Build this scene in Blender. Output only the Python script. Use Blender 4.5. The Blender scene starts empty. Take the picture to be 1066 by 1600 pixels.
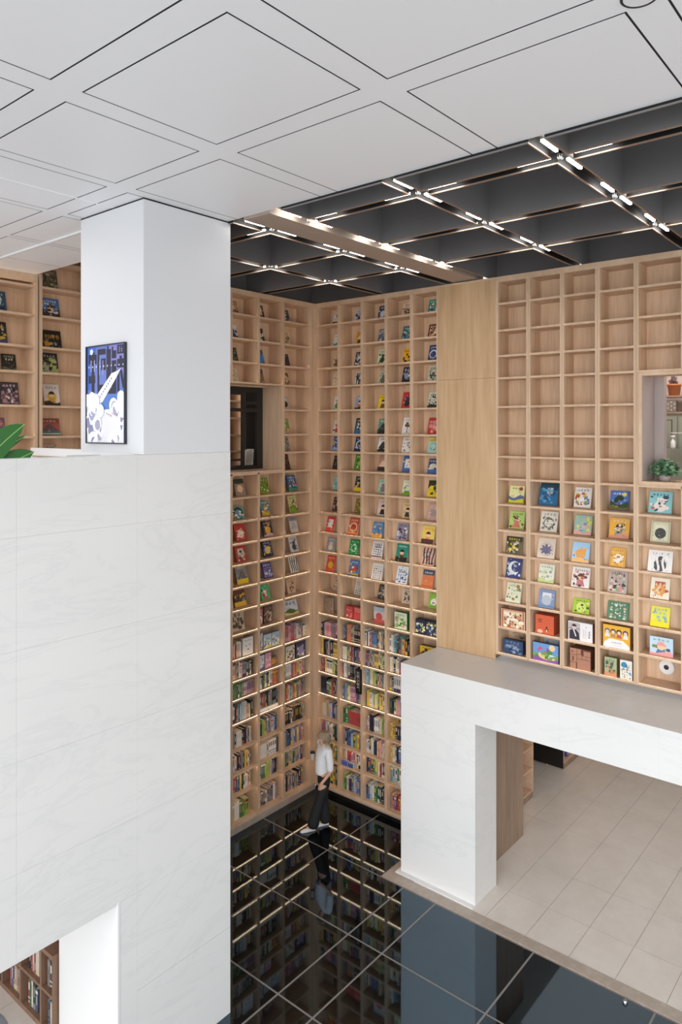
import bpy, math, random
from math import sin, cos, pi, radians

# ------------------------------------------------------------------ camera, world, lights, exposure
SC = bpy.context.scene
COL = SC.collection
EYE = 6.8
cam = bpy.data.objects.new('camera', bpy.data.cameras.new('camera'))
COL.objects.link(cam)
cam.location = (0, 0, EYE)
cam.rotation_euler = (radians(90), 0, radians(39.87 - 90))
cam.data.sensor_fit = 'HORIZONTAL'
cam.data.sensor_width = 36
cam.data.lens = 36 * 1128.6 / 1066
cam.data.shift_y = -(800 - 669.3) / 1066
cam.data.clip_start = 0.05
SC.camera = cam

world = bpy.data.worlds.new('daylight')
SC.world = world
world.use_nodes = True
wn = world.node_tree
wbg = wn.nodes['Background']
wbg.inputs['Color'].default_value = (0.945, 0.975, 1.0, 1)
wbg.inputs['Strength'].default_value = 1.25

def area_light(name, loc, rot, sx, sy, power, color=(1, 1, 1)):
    l = bpy.data.lights.new(name, 'AREA')
    l.shape = 'RECTANGLE'; l.size = sx; l.size_y = sy; l.energy = power; l.color = color
    o = bpy.data.objects.new(name, l); COL.objects.link(o)
    o.location = loc; o.rotation_euler = rot
    return o

# unseen area lights added to light the rooms behind the openings and the mezzanine
area_light('lower_room_fill', (13.2, 3.2, 2.70), (0, 0, 0), 5, 4, 32, (1.0, 0.93, 0.86))
area_light('upper_room_lamp', (11.9, 2.9, 8.8), (0, 0, 0), 1.6, 2.4, 75, (1.0, 0.93, 0.88))
area_light('alcove_fill', (9.5, 10.35, 8.8), (0, 0, 0), 0.5, 0.3, 16, (1.0, 0.86, 0.70))
area_light('under_mezzanine_fill', (2.0, 8.6, 2.55), (0, 0, 0), 2.0, 2.5, 14, (1.0, 0.95, 0.9))
area_light('mezzanine_fill', (3.1, 9.2, 9.15), (0, 0, 0), 1.6, 1.6, 30, (1.0, 0.9, 0.8))

# overcast daylight that comes through the glass front behind and left of the camera
sun = bpy.data.lights.new('overcast_daylight', 'SUN'); sun.energy = 2.85; sun.angle = radians(60); sun.color = (0.97, 0.985, 1.0)
so = bpy.data.objects.new('overcast_daylight', sun); COL.objects.link(so)
_d = (0.92, 0.34, -0.32)
so.rotation_euler = (math.acos(-_d[2] / math.sqrt(sum(k * k for k in _d))), 0, math.atan2(_d[1], _d[0]) - pi / 2)

SC.view_settings.view_transform = 'Standard'
SC.view_settings.look = 'None'
SC.view_settings.exposure = 0.0
SC.view_settings.gamma = 1.0
SC.view_settings.use_curve_mapping = False
SC.cycles.use_denoising = True
SC.cycles.max_bounces = 10
SC.cycles.diffuse_bounces = 6
SC.cycles.sample_clamp_indirect = 8.0

RND = random.Random(11)

# ------------------------------------------------------------------ helpers
def lin(h):
    if not isinstance(h, str): return tuple(h)
    h = h.lstrip('#')
    if len(h) == 3: h = ''.join(c * 2 for c in h)
    out = []
    for i in (0, 2, 4):
        c = int(h[i:i + 2], 16) / 255
        out.append(c / 12.92 if c <= 0.04045 else ((c + 0.055) / 1.055) ** 2.4)
    return tuple(out)

class MB:
    """collects polygons, one colour or material slot per polygon"""
    def __init__(s): s.v = []; s.f = []; s.c = []; s.m = []
    def poly(s, pts, c=(1, 1, 1), m=0):
        n = len(s.v); s.v += [tuple(p) for p in pts]
        s.f.append(tuple(range(n, n + len(pts)))); s.c.append(c); s.m.append(m)
    def box(s, x0, x1, y0, y1, z0, z1, c=(1, 1, 1), m=0, cols=None):
        a = [(x0, y0, z0), (x1, y0, z0), (x1, y1, z0), (x0, y1, z0), (x0, y0, z1), (x1, y0, z1), (x1, y1, z1), (x0, y1, z1)]
        n = len(s.v); s.v += a
        fs = [(0, 3, 2, 1), (4, 5, 6, 7), (0, 1, 5, 4), (1, 2, 6, 5), (2, 3, 7, 6), (3, 0, 4, 7)]  # bottom top front right back left
        for i, f in enumerate(fs):
            s.f.append(tuple(n + k for k in f)); s.c.append(cols[i] if cols else c); s.m.append(m)
    def tube(s, pts, r, n=8, c=(1, 1, 1), m=0, cap=True):
        rings = []
        for i, p in enumerate(pts):
            p0 = pts[max(i - 1, 0)]; p1 = pts[min(i + 1, len(pts) - 1)]
            d = [p1[k] - p0[k] for k in range(3)]
            L = math.sqrt(sum(k * k for k in d)) or 1; d = [k / L for k in d]
            up = (0, 0, 1) if abs(d[2]) < 0.9 else (1, 0, 0)
            a = cross(up, d); L = math.sqrt(sum(k * k for k in a)); a = [k / L for k in a]
            b = cross(d, a)
            rr = r[i] if isinstance(r, (list, tuple)) else r
            base = len(s.v)
            for k in range(n):
                t = 2 * pi * k / n
                s.v.append(tuple(p[j] + rr * (cos(t) * a[j] + sin(t) * b[j]) for j in range(3)))
            rings.append(base)
        for i in range(len(rings) - 1):
            for k in range(n):
                s.f.append((rings[i] + k, rings[i] + (k + 1) % n, rings[i + 1] + (k + 1) % n, rings[i + 1] + k)); s.c.append(c); s.m.append(m)
        if cap:
            s.f.append(tuple(rings[0] + k for k in reversed(range(n)))); s.c.append(c); s.m.append(m)
            s.f.append(tuple(rings[-1] + k for k in range(n))); s.c.append(c); s.m.append(m)
    def lathe(s, prof, n=16, ctr=(0, 0, 0), c=(1, 1, 1), m=0):
        rings = []
        for r, z in prof:
            rings.append(len(s.v))
            for k in range(n):
                t = 2 * pi * k / n
                s.v.append((ctr[0] + r * cos(t), ctr[1] + r * sin(t), ctr[2] + z))
        for i in range(len(rings) - 1):
            for k in range(n):
                s.f.append((rings[i] + k, rings[i] + (k + 1) % n, rings[i + 1] + (k + 1) % n, rings[i + 1] + k)); s.c.append(c); s.m.append(m)
    def mesh(s, name, mats, color=False, smooth=False):
        me = bpy.data.meshes.new(name)
        me.from_pydata(s.v, [], s.f)
        for m in (mats if isinstance(mats, (list, tuple)) else [mats]): me.materials.append(m)
        me.polygons.foreach_set('material_index', s.m)
        if color:
            at = me.color_attributes.new('print', 'FLOAT_COLOR', 'CORNER')
            buf = []
            for f, c in zip(s.f, s.c): buf += (list(c[:3]) + [1.0]) * len(f)
            at.data.foreach_set('color', buf)
        if smooth: me.polygons.foreach_set('use_smooth', [True] * len(s.f))
        me.update()
        return me

def cross(a, b): return (a[1] * b[2] - a[2] * b[1], a[2] * b[0] - a[0] * b[2], a[0] * b[1] - a[1] * b[0])

def link(name, me, parent=None, loc=(0, 0, 0), rot=(0, 0, 0)):
    o = bpy.data.objects.new(name, me); COL.objects.link(o)
    o.location = loc; o.rotation_euler = rot
    if parent: o.parent = parent
    return o

def tag(o, label, cat, group=None, kind=None):
    if label: o['label'] = label
    if cat: o['category'] = cat
    if group: o['group'] = group
    if kind: o['kind'] = kind
    return o

def empty(name, loc=(0, 0, 0), rz=0, label=None, cat=None, group=None, kind=None):
    o = link(name, None, None, loc, (0, 0, rz))
    o.empty_display_size = 0.1
    return tag(o, label, cat, group, kind)

def boxpart(name, parent, mat, b, bevel=0):
    m = MB(); m.box(*b)
    o = link(name, m.mesh(name, mat), parent)
    if bevel:
        bv = o.modifiers.new('bevel', 'BEVEL'); bv.width = bevel; bv.segments = 1; bv.limit_method = 'ANGLE'
    return o

def wall(name, m_, b_):
    o = boxpart(name, None, m_, b_); o['kind'] = 'structure'; return o

# ------------------------------------------------------------------ materials
def mat(name, color=(0.8, 0.8, 0.8), rough=0.5, metal=0.0, spec=0.5, emit=None, es=0):
    m = bpy.data.materials.new(name); m.use_nodes = True
    b = m.node_tree.nodes['Principled BSDF']
    b.inputs['Base Color'].default_value = (*lin(color), 1)
    b.inputs['Roughness'].default_value = rough
    b.inputs['Metallic'].default_value = metal
    b.inputs['Specular IOR Level'].default_value = spec
    if emit:
        b.inputs['Emission Color'].default_value = (*lin(emit), 1); b.inputs['Emission Strength'].default_value = es
    return m

def nodes(m): return m.node_tree.nodes, m.node_tree.links, m.node_tree.nodes['Principled BSDF']

def oak(name, c1, c2, scale, rough=0.5, seams=None):
    """oak veneer: long grain along the axis whose scale is small"""
    m = mat(name, c1, rough, spec=0.35); N, L, B = nodes(m)
    g = N.new('ShaderNodeNewGeometry')
    mp = N.new('ShaderNodeMapping'); mp.inputs['Scale'].default_value = scale
    L.new(g.outputs['Position'], mp.inputs['Vector'])
    n1 = N.new('ShaderNodeTexNoise'); n1.inputs['Scale'].default_value = 1.0; n1.inputs['Detail'].default_value = 5; n1.inputs['Distortion'].default_value = 0.6
    L.new(mp.outputs[0], n1.inputs['Vector'])
    mp2 = N.new('ShaderNodeMapping'); mp2.inputs['Scale'].default_value = tuple(s * 4.5 for s in scale)
    L.new(g.outputs['Position'], mp2.inputs['Vector'])
    n2 = N.new('ShaderNodeTexNoise'); n2.inputs['Scale'].default_value = 1.0; n2.inputs['Detail'].default_value = 3
    L.new(mp2.outputs[0], n2.inputs['Vector'])
    mx = N.new('ShaderNodeMix'); mx.data_type = 'FLOAT'; mx.inputs['Factor'].default_value = 0.45
    L.new(n1.outputs['Fac'], mx.inputs['A']); L.new(n2.outputs['Fac'], mx.inputs['B'])
    r = N.new('ShaderNodeValToRGB')
    r.color_ramp.elements[0].position = 0.36; r.color_ramp.elements[0].color = (*lin(c2), 1)
    r.color_ramp.elements[1].position = 0.62; r.color_ramp.elements[1].color = (*lin(c1), 1)
    L.new(mx.outputs[0], r.inputs[0]); L.new(r.outputs[0], B.inputs['Base Color'])
    return m

def marble(name, base, vein, amt):
    m = mat(name, base, 0.32, spec=0.45); N, L, B = nodes(m)
    g = N.new('ShaderNodeNewGeometry')
    mp = N.new('ShaderNodeMapping'); mp.inputs['Rotation'].default_value = (0.35, 0.55, 0.2); mp.inputs['Scale'].default_value = (0.55, 0.55, 1.7)
    L.new(g.outputs['Position'], mp.inputs['Vector'])
    n = N.new('ShaderNodeTexNoise'); n.inputs['Scale'].default_value = 1.1; n.inputs['Detail'].default_value = 9; n.inputs['Roughness'].default_value = 0.62; n.inputs['Distortion'].default_value = 1.3
    L.new(mp.outputs[0], n.inputs['Vector'])
    a = N.new('ShaderNodeMath'); a.operation = 'SUBTRACT'; a.inputs[1].default_value = 0.5; L.new(n.outputs['Fac'], a.inputs[0])
    ab = N.new('ShaderNodeMath'); ab.operation = 'ABSOLUTE'; L.new(a.outputs[0], ab.inputs[0])
    r = N.new('ShaderNodeValToRGB')
    r.color_ramp.elements[0].position = 0.0; r.color_ramp.elements[0].color = (amt, amt, amt, 1)
    r.color_ramp.elements[1].position = 0.03; r.color_ramp.elements[1].color = (0, 0, 0, 1)
    L.new(ab.outputs[0], r.inputs[0])
    n3 = N.new('ShaderNodeTexNoise'); n3.inputs['Scale'].default_value = 0.9; n3.inputs['Detail'].default_value = 4; L.new(mp.outputs[0], n3.inputs['Vector'])
    cl = N.new('ShaderNodeMapRange'); cl.inputs['From Min'].default_value = 0.40; cl.inputs['From Max'].default_value = 0.75; cl.inputs['To Max'].default_value = amt * 0.75
    L.new(n3.outputs['Fac'], cl.inputs['Value'])
    # veins only show inside the cloudy areas
    mu = N.new('ShaderNodeMath'); mu.operation = 'MULTIPLY_ADD'; mu.inputs[1].default_value = 1.0
    L.new(r.outputs[0], mu.inputs[0]); L.new(cl.outputs[0], mu.inputs[2])
    mx = N.new('ShaderNodeMix'); mx.data_type = 'RGBA'
    mx.inputs['A'].default_value = (*lin(base), 1); mx.inputs['B'].default_value = (*lin(vein), 1)
    L.new(mu.outputs[0], mx.inputs['Factor']); L.new(mx.outputs['Result'], B.inputs['Base Color'])
    return m

def speckle(name, base, fleck, rough, spec, scale, pos, tint=None):
    m = mat(name, base, rough, spec=spec); N, L, B = nodes(m)
    g = N.new('ShaderNodeNewGeometry')
    n = N.new('ShaderNodeTexNoise'); n.inputs['Scale'].default_value = scale; n.inputs['Detail'].default_value = 6; n.inputs['Roughness'].default_value = 0.7
    L.new(g.outputs['Position'], n.inputs['Vector'])
    r = N.new('ShaderNodeValToRGB')
    r.color_ramp.elements[0].position = pos; r.color_ramp.elements[0].color = (*lin(base), 1)
    r.color_ramp.elements[1].position = min(pos + 0.25, 1); r.color_ramp.elements[1].color = (*lin(fleck), 1)
    L.new(n.outputs['Fac'], r.inputs[0]); L.new(r.outputs[0], B.inputs['Base Color'])
    if tint: B.inputs['Specular Tint'].default_value = (*lin(tint), 1); B.inputs['IOR'].default_value = 1.8
    return m

M = {}
M['oak'] = oak('oak_vertical_grain', '#dabd9f', '#c5a688', (7.0, 7.0, 0.55))
M['oak_panel'] = oak('oak_plain_panel', '#d2b18b', '#bf9b73', (5.0, 5.0, 0.42))
M['oak_shelf'] = oak('oak_shelf_board', '#dabd9f', '#c8a78a', (2.2, 2.2, 2.2))
M['oak_dark'] = oak('oak_in_grey_stain', '#a18a77', '#8a7363', (7, 7, 0.5))
M['marble'] = marble('white_veined_marble', '#e2e1df', '#b4b6b8', 0.12)
M['plaster'] = mat('white_paint', '#e6e7e8', 0.55)
M['ceiling'] = mat('white_ceiling_board', '#f0f1f4', 0.42, spec=0.3)
M['gap'] = mat('dark_joint', '#15161c', 0.8)
M['granite'] = speckle('polished_black_granite', '#0b0a0a', '#2b2724', 0.035, 0.95, 14, 0.55, '#aed0ea')
M['grout'] = mat('grey_steel_joint_strip', '#85817d', 0.5, 0.1)
M['tile'] = speckle('beige_porcelain', '#ddd5cd', '#d5ccc3', 0.28, 0.5, 2.2, 0.4)
M['tile_joint'] = mat('tile_joint', '#96897d', 0.8)
M['taupe'] = speckle('taupe_stone', '#a99a8d', '#b9aca0', 0.3, 0.5, 8, 0.45)
M['coffer'] = mat('dark_brushed_metal', '#8d8b8c', 0.34, 0.45, 0.9)
N, L, B = nodes(M['coffer'])
_g = N.new('ShaderNodeNewGeometry'); _n = N.new('ShaderNodeTexNoise'); _n.inputs['Scale'].default_value = 1.3; _n.inputs['Detail'].default_value = 1
_r = N.new('ShaderNodeMapRange'); _r.inputs['From Min'].default_value = .2; _r.inputs['From Max'].default_value = .8; _r.inputs['To Min'].default_value = .26; _r.inputs['To Max'].default_value = .44
L.new(_g.outputs['Position'], _n.inputs['Vector']); L.new(_n.outputs['Fac'], _r.inputs['Value']); L.new(_r.outputs[0], B.inputs['Roughness'])
M['coffer_edge'] = mat('bronze_edge', '#a58b78', 0.4, 0.3)
M['recess'] = mat('black_channel', '#060606', 0.6)
M['beige_beam'] = mat('beige_metal_beam', '#a8978a', 0.6, 0.0)
M['black_metal'] = mat('black_metal_frame', '#2c2926', 0.5, 0.2)
M['black'] = mat('black_stone', '#191615', 0.3)
M['led'] = mat('warm_led', '#ffffff', 0.5, emit='#ffd6aa', es=20)
M['led_soft'] = mat('soft_led', '#ffffff', 0.5, emit='#ffe2c4', es=8)
M['tubelight'] = mat('white_light_bar', '#ffffff', 0.5, emit='#fffaf4', es=24)
M['chrome'] = mat('chrome', '#d8d8d8', 0.15, 1.0)
M['leaf'] = mat('leaf_green', '#3f7a35', 0.4)
M['leaf2'] = mat('bush_green', '#3c6b45', 0.5)
M['glass'] = mat('clear_glass', '#ffffff', 0.02)
nodes(M['glass'])[2].inputs['Transmission Weight'].default_value = 1.0
nodes(M['glass'])[2].inputs['IOR'].default_value = 1.1
def printed(name, rough, spec=0.4):
    m = mat(name, '#ffffff', rough, spec=spec); N, L, B = nodes(m)
    a = N.new('ShaderNodeAttribute'); a.attribute_name = 'print'
    L.new(a.outputs['Color'], B.inputs['Base Color'])
    return m
M['print'] = printed('printed_card', 0.42)
M['page'] = mat('paper_pages', '#e6dfcf', 0.8)

# ------------------------------------------------------------------ frames of the two book walls
S = 1.01095
XW, YW = 10.16, 9.12
RZ_R = -pi / 2                   # local (u, depth, z) of the right wall: u = -Y, depth = +X
def wall_loc(side, u, d, z):
    return (u, YW + d, z) if side == 'L' else (XW + d, -u, z)
def wall_rz(side): return 0 if side == 'L' else RZ_R
Z0 = [9.04, 8.72, 8.31, 7.92, 7.58, 7.14, 6.70, 6.38, 6.04, 5.645, 5.25, 4.88, 4.52, 4.145, 3.765, 3.365, 2.95, 2.60, 2.28, 1.885, 1.45, 1.05, 0.70, 0.235]
ZS = [EYE + (z - EYE) * S for z in Z0]
TOPZ = 9.15
DEEP, SHAL = 0.345, 0.17
TH = 0.030

# ------------------------------------------------------------------ floor
floor = empty('floor', (0, 0, 0), kind='structure')
boxpart('joint_bed', floor, M['grout'], (-4, 8.80, -4.5, 9.45, -0.06, -0.0015))
xs = [-0.5, 0.835, 2.17, 3.505, 4.84, 6.18, 7.515, 8.80]
ys = [-3.43, -1.93, -0.43, 1.08, 2.58, 4.09, 5.59, 6.15, 7.635, 9.40]
for i in range(len(xs) - 1):
    for j in range(len(ys) - 1):
        if xs[i] < 4.5 and ys[j] > 6.1: continue
        boxpart('tile', floor, M['granite' if xs[i] > 2 else 'tile'], (xs[i] + 0.013, xs[i + 1] - 0.013, ys[j] + 0.013, ys[j + 1] - 0.013, -0.03, 0))  # unseen tiles nearest the camera made pale to bounce light onto the ceiling
boxpart('joint_bed', floor, M['grout'], (8.80, 10.25, 6.562, 9.45, -0.06, -0.0015))
for y0_, y1_ in ((6.562, 7.635), (7.635, 9.40)):
    boxpart('tile', floor, M['granite'], (8.811, 10.24, y0_ + 0.011, y1_ - 0.011, -0.03, 0))
# light floor under the mezzanine and in the room behind the portal
floor2 = empty('floor', (0, 0, 0), kind='structure')
boxpart('joint_bed', floor2, M['tile_joint'], (9.0, 18, -3, 6.40, -0.05, -0.004))
boxpart('joint_bed', floor2, M['tile_joint'], (10.6, 18, 6.40, 8.5, -0.05, -0.004))
boxpart('joint_bed', floor2, M['tile_joint'], (-4, 4.80, 6.1, 12.0, -0.05, -0.005))
tx = [9.005, 9.745, 10.64, 11.855, 13.07, 14.285, 15.5, 16.7]
ty = [-1.66, -1.06, -0.46, 0.14, 0.74, 1.34, 1.94, 2.52, 3.12, 3.71, 4.31, 4.91, 5.51, 6.11, 6.71]
for i in range(len(tx) - 1):
    for j in range(len(ty) - 1):
        if tx[i] < 10.5 and ty[j] > 5.6: continue
        boxpart('tile', floor2, M['tile'], (tx[i] + 0.005, tx[i + 1] - 0.005, ty[j] + 0.003, ty[j + 1] - 0.003, -0.03, 0))
for i in range(7):
    for j in range(5):
        boxpart('tile', floor2, M['tile'], (-4 + i * 1.25 + 0.003, -4 + (i + 1) * 1.25 - 0.003, 6.14 + j * 1.17, 6.14 + (j + 1) * 1.17 - 0.006, -0.03, 0))
# stone threshold around the portal foot and along the tiles
th = empty('trim_1', (0, 0, 0), kind='structure')
boxpart('threshold', th, M['taupe'], (8.825, 9.005, -2.0, 6.56, -0.05, 0.004))
boxpart('threshold', th, M['taupe'], (9.005, 10.0, 6.40, 6.56, -0.05, 0.004))
boxpart('skirting', th, M['marble'], (9.02, 9.095, 5.115, 6.45, 0.0, 0.022))
boxpart('skirting', th, M['marble'], (9.095, 9.95, 6.402, 6.45, 0.0, 0.022))

# ------------------------------------------------------------------ ceiling of white boards
CZ = 9.2
ceil = empty('ceiling', (0, 0, CZ), kind='structure')
def cbox(name, x0, x1, y0, y1, z0=0.0, z1=0.002, m='ceiling'):
    return boxpart(name, ceil, M[m], (x0, x1, y0, y1, z0, z1))
PX = [(-3.11, -1.86), (-1.64, -0.39), (-0.17, 1.08), (1.30, 2.54), (2.77, 4.02), (4.245, 5.595)]
PY = [(-3.6, -2.06), (-1.85, -0.31), (-0.1, 1.19), (1.405, 2.944), (3.17, 4.73), (4.95, 6.24), (6.38, 7.55), (7.65, 8.90), (8.985, 10.10)]
g = 0.015
for x0, x1 in PX:
    for y0, y1 in PY:
        cbox('ceiling_panel', x0 + g, x1 - (g if x1 < 5.5 else 0), y0 + g, y1 - g)
for i in range(len(PX) - 1): cbox('ceiling_strip', PX[i][1] + 0, PX[i + 1][0] - 0, -3.6, 10.87)
for x0, x1 in PX:
    for j in range(len(PY) - 1):
        cbox('ceiling_strip', x0, x1, PY[j][1], PY[j + 1][0])
    cbox('ceiling_strip', x0, x1, 10.10, 10.87)
cbox('backing', -3.2, 5.58, -3.7, 10.87, 0.0026, 0.5, 'gap')
cbox('edge_face', 5.58, 5.595, -3.7, 10.87, 0.052, 0.9, 'coffer')
cbox('curtain_track', 4.70, 4.745, 7.66, 10.87, -0.022, 0.0, 'plaster')
cbox('curtain_track', 0.5, 4.44, 6.93, 6.95, -0.006, 0.0, 'ceiling')
dl = empty('downlight', (4.15, 1.30, CZ), 0, 'round recessed downlight with dark rim in the white ceiling', 'light')
m = MB(); m.lathe([(0.088, -0.004), (0.098, -0.008), (0.104, -0.002), (0.104, 0)], 28); link('rim', m.mesh('rim', M['black_metal'], smooth=True), dl)
m = MB(); m.lathe([(0.088, -0.004), (0.06, -0.002), (0.0, -0.002)], 28); link('diffuser', m.mesh('diffuser', M['plaster'], smooth=True), dl)

# ------------------------------------------------------------------ coffered ceiling over the void
GZ = 9.168
cof = empty('ceiling', (0, 0, GZ), kind='structure')
GX = [4.80, 6.13, 7.515, 8.87, 10.60]
HW = 0.072
rows_y = [(-1.93 + HW, -0.43 - HW), (-0.43 + HW, 1.08 - HW), (1.08 + HW, 2.58 - HW), (2.58 + HW, 4.09 - HW), (4.09 + HW, 5.53), (6.30, 7.635 - HW), (7.635 + HW, 9.55)]
for i in range(4):
    x0, x1 = GX[i] + HW, GX[i + 1] - HW
    if i == 0: x0 = 5.60
    for y0, y1 in rows_y:
        m = MB(); t = 0.014; h = 0.62
        for a in ((x0, x0 + t, y0, y1), (x1 - t, x1, y0, y1), (x0 + t, x1 - t, y0, y0 + t), (x0 + t, x1 - t, y1 - t, y1)):
            m.box(*a, 0.012, h, m=0); m.box(*a, 0.0, 0.012, m=0 if (i == 0 and a[0] == x0 and a[1] == x0 + t) else 1)
        for a in ((x0 - .002, x0 - .0005, y0, y1), (x1 + .0005, x1 + .002, y0, y1), (x0, x1, y0 - .002, y0 - .0005), (x0, x1, y1 + .0005, y1 + .002)): m.box(*a, 0.013, 0.085, m=2)
        m.box(x0, x1, y0, y1, h, h + 0.02, m=0)
        link('coffer', m.mesh('coffer', [M['coffer'], M['coffer_edge'], M['recess']]), cof)
m = MB(); m.box(5.60, 10.6, -2.0, 9.55, h + 0.02, h + 0.06); link('backing', m.mesh('backing', M['recess']), cof)
chan = MB()
for x in GX[1:4]: chan.box(x - HW, x + HW, -1.9, 9.5, 0.085, 0.10)
for y in (-0.43, 1.08, 2.58, 4.09, 7.635): chan.box(5.6, 10.5, y - HW, y + HW, 0.085, 0.10)
chan.box(5.6, 10.5, 5.53, 5.70, 0.085, 0.10); chan.box(5.6, 10.5, 6.12, 6.30, 0.085, 0.10)
link('channel', chan.mesh('channel', M['recess']), cof)
boxpart('wide_beam', cof, M['beige_beam'], (5.60, 10.4, 5.70, 6.12, 0.0, 0.10))
# light bars either side of every crossing
bar_u = MB(); bar_u.box(-0.15, 0.15, -0.013, 0.013, 0.03, 0.05); bar_u = bar_u.mesh('light_bar', M['tubelight'])
bar_v = MB(); bar_v.box(-0.009, 0.009, -0.16, 0.16, 0.03, 0.046); bar_v = bar_v.mesh('light_bar', M['tubelight'])
spk = MB(); spk.lathe([(0.026, 0.085), (0.026, 0.03), (0.018, 0.012), (0.0, 0.008)], 12); spk = spk.mesh('sprinkler_head', M['chrome'], smooth=True)
for x in GX[1:4]:
    for y in (-0.43, 1.08, 2.58, 4.09, 5.615, 6.21, 7.635):
        for sg in (-1, 1):
            link('light_bar', bar_u, cof, (x + sg * 0.27 + 0.0, y, 0))
            if not (y == 5.615 and sg > 0) and not (y == 6.21 and sg < 0):
                link('light_bar', bar_v, cof, (x, y + sg * 0.27, 0))
        link('sprinkler_head', spk, cof, (x + 0.045, y + 0.04, 0))

# ------------------------------------------------------------------ marble front under the mezzanine rail
front = empty('wall_front', (0, 0, 0), kind='structure')
FY = 6.38
zj = [2.02, 2.80, 3.804, 4.806, 5.821, 6.526]
xj = [-3.2, -1.95, -0.65, 0.60, 1.85, 3.10, 4.362, 5.628]
e = 0.0006
for i in range(len(xj) - 1):
    for j in range(len(zj) - 1):
        boxpart('marble_slab', front, M['marble'], (xj[i] + e, xj[i + 1] - e, FY, FY + 0.025, zj[j] + e, zj[j + 1] - e))
boxpart('marble_slab', front, M['marble'], (4.362 + e, 5.628 - e, FY, FY + 0.025, 1.003, 2.02 - e))
boxpart('marble_slab', front, M['marble'], (4.362 + e, 5.628 - e, FY, FY + 0.025, 0, 1.0))
boxpart('marble_slab', front, M['marble'], (4.157, 4.362 - e, FY, FY + 0.025, 0, 2.02 - e))
boxpart('core', front, M['plaster'], (-3.2, 5.626, FY + 0.026, FY + 0.22, 2.04, 6.524))
boxpart('soffit_edge', front, M['marble'], (-3.2, 4.13, FY + 0.003, FY + 0.22, 2.0, 2.038))
boxpart('jamb_edge', front, M['plaster'], (4.133, 4.155, FY - 0.004, FY + 0.03, 0, 2.03))
pil = empty('wall_pillar', (0, 0, 0), kind='structure')
boxpart('pillar_foot', pil, M['plaster'], (4.157, 5.60, FY + 0.027, 7.56, 0, 2.7))
M['pillar_paint'] = mat('pillar_paint', '#dcdde0', 0.55)
boxpart('pillar_shaft', pil, M['pillar_paint'], (4.445, 5.627, FY + 0.004, 7.60, 6.527, 9.198))
boxpart('jacket_joint', pil, M['gap'], (4.444, 5.628, FY + 0.0035, 7.601, 9.185, 9.199))
boxpart('pillar_jacket', pil, M['pillar_paint'], (4.442, 5.630, FY + 0.0015, FY + 0.004, 7.55, 9.18))
# mezzanine slab and its side parapet
mez = empty('floor', (0, 0, 0), kind='structure')
boxpart('slab', mez, M['plaster'], (-3.2, 5.60, FY + 0.225, 11.3, 2.7, 5.2))
para = empty('wall_parapet', (0, 0, 0), kind='structure')
boxpart('parapet_panel', para, M['plaster'], (5.50, 5.62, 7.61, 10.86, 5.2, 6.50))
boxpart('parapet_panel', para, M['plaster'], (5.0, 5.50, 8.9, 8.96, 5.2, 6.44))
boxpart('rail_groove', para, M['taupe'], (5.495, 5.499, 7.61, 10.8, 6.36, 6.385))

# ------------------------------------------------------------------ marble portal on the right
port = empty('wall_portal', (0, 0, 0), kind='structure')
AX, AXB = 9.095, 10.155
AT = 3.205
boxpart('portal_pillar', port, M['marble'], (AX, 9.735, 5.117, 6.40, 0, 2.59), 0.004)
segs = [(5.117, 6.40), (3.87, 5.117), (2.62, 3.87), (1.37, 2.62), (0.1, 1.37), (-1.2, 0.1)]
for a, b in segs:
    boxpart('portal_slab', port, M['marble'], (AX, AXB, a + .0003, b - (.0003 if b < 6.3 else 0), 2.592, AT))
boxpart('portal_pillar', port, M['marble'], (AX, 9.735, -1.2, -0.2, 0, 2.59))

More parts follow.
